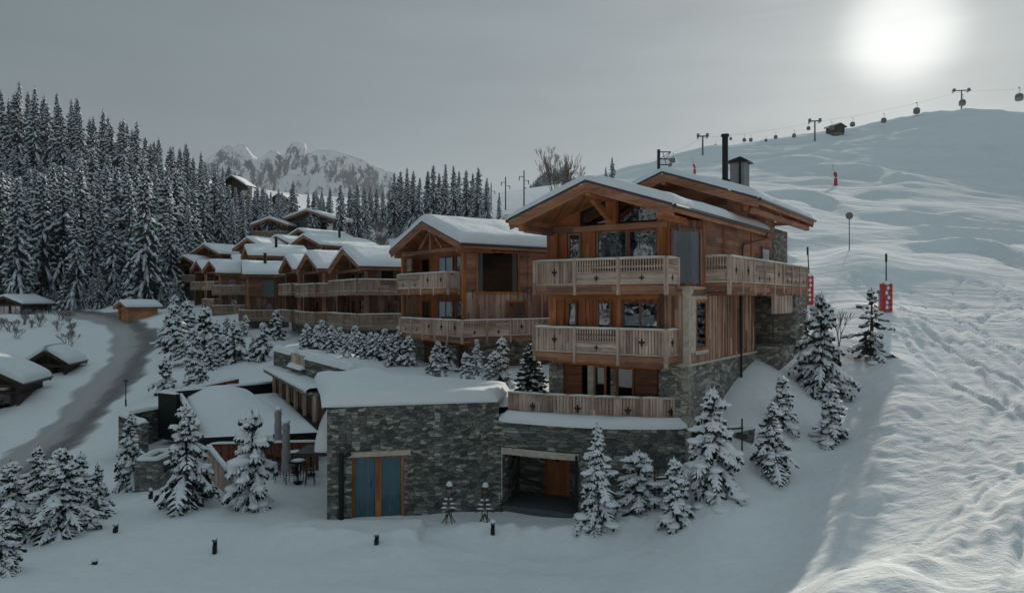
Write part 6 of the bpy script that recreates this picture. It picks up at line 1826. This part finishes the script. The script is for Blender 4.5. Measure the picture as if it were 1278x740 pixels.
def power_pole(label, px, Y, ytop):
    x = atx(px, Y); z = hz1(x, Y)-.5; H = (HZP-ytop)/F*Y-z
    T = thing('utility_pole', label, 'pole', (x, Y, z), .2, 'poles on the hill left of the leafless tree')
    b = MB(); b.tube((0, 0, -1), (0, 0, H), .16, .12, n=6); b.build('mast', M['bark'], T)
    for k, s in enumerate((-1, 1)):
        b = MB(); b.beam((0, 0, H-1.3-k*.8), (s*1.1, 0, H-1.3-k*.8), .1, .12); b.tube((s*1.0, 0, H-2.1-k*.8), (s*1.0, 0, H-1.3-k*.8), .09); b.build('crossarm', M['bark'], T)
power_pole('tallest thin pole on the hill, nearest the leafless tree', 654, 150, 213)
power_pole('thin pole left of the tallest one on the hill', 631, 165, 221)
power_pole('shortest thin pole at the left end on the hill', 613, 190, 229)
# ridge hut
def ridge_hut():
    p = ground_at(1056, 352); Y = 352; x = atx(1056, Y); z = max((HZP-173)/F*Y, p.z)+1.2
    chalet('small brown hut on the ski slope ridge under the gondolas', 1054, 352, 22, 6.5, 5.5, z-4, [z], z+2.6, 1.6, ov=.8, fo=.8, lod=1, recess=.4, snow=.35, seed=60, windows=False, mats=dm, group=None, name='ridge_hut', cat='hut', stonez=z)
ridge_hut()
# two red markers left out of sight on the crest; a walker on the road
def person():
    Y = 113; x = atx(62, Y); z = hz1(x, Y); T = thing('person', 'person in dark clothing walking on the snowy road far left', 'person', (x, Y, z), .4)
    me = bpy.data.meshes.new('body'); 
    vs = [(0,0,.95),(0,0,1.2),(0,.02,1.42),(0,.02,1.52),(0,.0,1.68),(-.1,0,.92),(-.12,-.12,.5),(-.12,-.05,.05),(-.12,-.2,.03),(.1,0,.92),(.12,.14,.5),(.12,.25,.08),(.12,.12,.03),(-.2,.02,1.4),(-.27,.1,1.12),(-.24,-.05,.9),(.2,.02,1.4),(.27,-.08,1.12),(.24,-.18,.92)]
    es = [(0,1),(1,2),(2,3),(3,4),(0,5),(5,6),(6,7),(7,8),(0,9),(9,10),(10,11),(11,12),(2,13),(13,14),(14,15),(2,16),(16,17),(17,18)]
    rs = [.16,.17,.15,.07,.11,.11,.085,.06,.05,.11,.085,.06,.05,.09,.065,.05,.09,.065,.05]
    me.from_pydata(vs, es, []); o = bpy.data.objects.new('body', me); C.objects.link(o); o.parent = T
    md = o.modifiers.new('skin', 'SKIN'); o.modifiers.new('sub', 'SUBSURF').levels = 1
    for i, r_ in enumerate(rs): me.skin_vertices[0].data[i].radius = (r_, r_)
    me.skin_vertices[0].data[0].use_root = True; me.materials.append(M['black'])
person()
# ------------------------------------------------------------------ light, sky, air, camera
SAZ = math.atan2(486, 885); SEL = math.atan(333/math.hypot(486, 885))
sd = Vector((math.sin(SAZ)*math.cos(SEL), math.cos(SAZ)*math.cos(SEL), math.sin(SEL)))
w = bpy.data.worlds.new('World'); scene.world = w; w.use_nodes = True
nt = w.node_tree; bg = nt.nodes['Background']
sky = nt.nodes.new('ShaderNodeTexSky'); sky.sky_type = 'NISHITA'; sky.sun_disc = False
sky.sun_elevation = SEL; sky.sun_rotation = SAZ; sky.altitude = 1500; sky.air_density = 1.0; sky.dust_density = 1.0; sky.ozone_density = 1.0
hs = nt.nodes.new('ShaderNodeHueSaturation'); hs.inputs['Saturation'].default_value = 0.55; hs.inputs['Value'].default_value = SKYV
L(nt, sky.outputs[0], hs.inputs['Color'])
tc = nt.nodes.new('ShaderNodeTexCoord')
nv = nt.nodes.new('ShaderNodeVectorMath'); nv.operation = 'NORMALIZE'; L(nt, tc.outputs['Generated'], nv.inputs[0])
dp = nt.nodes.new('ShaderNodeVectorMath'); dp.operation = 'DOT_PRODUCT'; L(nt, nv.outputs[0], dp.inputs[0]); dp.inputs[1].default_value = sd
ang = mathn(nt, 'ARCCOSINE', mathn(nt, 'MINIMUM', dp.outputs['Value'], .999999))
# thin high cloud evens the sky out and spreads the sun into a bright patch
cl = noisen(nt, mapping(nt, nv.outputs[0], (1.2, 1.2, 5)), 1.6, 5, .55)
veil = mathn(nt, 'ADD', VEIL, mathn(nt, 'MULTIPLY', mathn(nt, 'SUBTRACT', cl, .5), .55*VEIL))
spz = nt.nodes.new('ShaderNodeSeparateXYZ'); L(nt, nv.outputs[0], spz.inputs[0])
def smooth(x, a, b_):
    n = nt.nodes.new('ShaderNodeMapRange'); n.interpolation_type = 'SMOOTHSTEP'; L(nt, x, n.inputs[0]); n.inputs[1].default_value = a; n.inputs[2].default_value = b_; return n.outputs[0]
# extra sky brightness added overhead and behind, out of view, to lift the snow
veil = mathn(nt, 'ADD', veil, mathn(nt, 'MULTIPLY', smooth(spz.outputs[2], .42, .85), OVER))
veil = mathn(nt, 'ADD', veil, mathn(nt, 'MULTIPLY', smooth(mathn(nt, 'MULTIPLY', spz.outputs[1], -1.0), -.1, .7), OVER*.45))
def lobe(width, amp, p=2.0):
    x = mathn(nt, 'POWER', mathn(nt, 'DIVIDE', ang, width), p)
    return mathn(nt, 'MULTIPLY', mathn(nt, 'EXPONENT', mathn(nt, 'MULTIPLY', x, -1.0)), amp)
core = mathn(nt, 'ADD', lobe(.074, .8, 2.7), lobe(.15, 1.5, 1.5))
core = mathn(nt, 'ADD', core, lobe(.38, 1.05, 1.3))
core = mathn(nt, 'ADD', core, lobe(.9, .8, 1.6))
st_ = noisen(nt, mapping(nt, nv.outputs[0], (2.2, 2.2, 16), (.3, 0, .4)), 1.8, 6, .6, .4)
core = mathn(nt, 'MULTIPLY', core, mathn(nt, 'ADD', .62, mathn(nt, 'MULTIPLY', st_, .76)))
core = mathn(nt, 'ADD', core, lobe(.062, 4.6, 4.0))
glow = nt.nodes.new('ShaderNodeVectorMath'); glow.operation = 'SCALE'; glow.inputs[0].default_value = (1.0, .985, .93); L(nt, core, glow.inputs['Scale'])
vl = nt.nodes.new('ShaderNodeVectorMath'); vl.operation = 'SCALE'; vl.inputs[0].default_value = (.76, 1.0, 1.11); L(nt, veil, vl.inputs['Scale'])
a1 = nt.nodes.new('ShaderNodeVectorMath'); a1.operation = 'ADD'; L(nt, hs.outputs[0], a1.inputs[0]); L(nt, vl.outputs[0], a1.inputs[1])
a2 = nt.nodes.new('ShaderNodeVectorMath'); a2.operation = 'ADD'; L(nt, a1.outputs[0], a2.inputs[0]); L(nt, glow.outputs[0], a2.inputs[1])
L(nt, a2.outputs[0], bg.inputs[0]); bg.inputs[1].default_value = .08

sl = bpy.data.lights.new('sun', 'SUN'); so = bpy.data.objects.new('sun', sl); C.objects.link(so)
sl.energy = SUNE; sl.angle = R(1.2); sl.color = (1.0, .91, .77)
so.rotation_euler = (-sd).to_track_quat('-Z', 'Y').to_euler(); so.location = sd*100

if HAZE > 0:
    b = MB(); b.box(-4200, 4200, -300, 4300, -75, 760)
    hb = b.build('haze', [], None); hb['kind'] = 'stuff'
    m = bpy.data.materials.new('air'); m.use_nodes = True; n2 = m.node_tree; n2.nodes.remove(n2.nodes['Principled BSDF'])
    pv = n2.nodes.new('ShaderNodeVolumePrincipled'); pv.inputs['Color'].default_value = (.88, .93, .97, 1)
    pv.inputs['Density'].default_value = HAZE; pv.inputs['Anisotropy'].default_value = .3
    n2.links.new(pv.outputs[0], n2.nodes['Material Output'].inputs['Volume']); hb.data.materials.append(m)

cam = bpy.data.cameras.new('camera'); co = bpy.data.objects.new('camera', cam); C.objects.link(co)
cam.sensor_width = 36; cam.lens = F/1278*36; cam.clip_end = 20000; cam.clip_start = .1
cam.shift_y = (370-HZP)/1278*-1
co.location = (0, 0, 0); co.rotation_euler = (R(90), 0, 0)
scene.camera = co
vs = scene.view_settings; vs.view_transform = 'Standard'; vs.look = 'None'; vs.gamma = 1; vs.use_curve_mapping = False
vs.exposure = EXPO
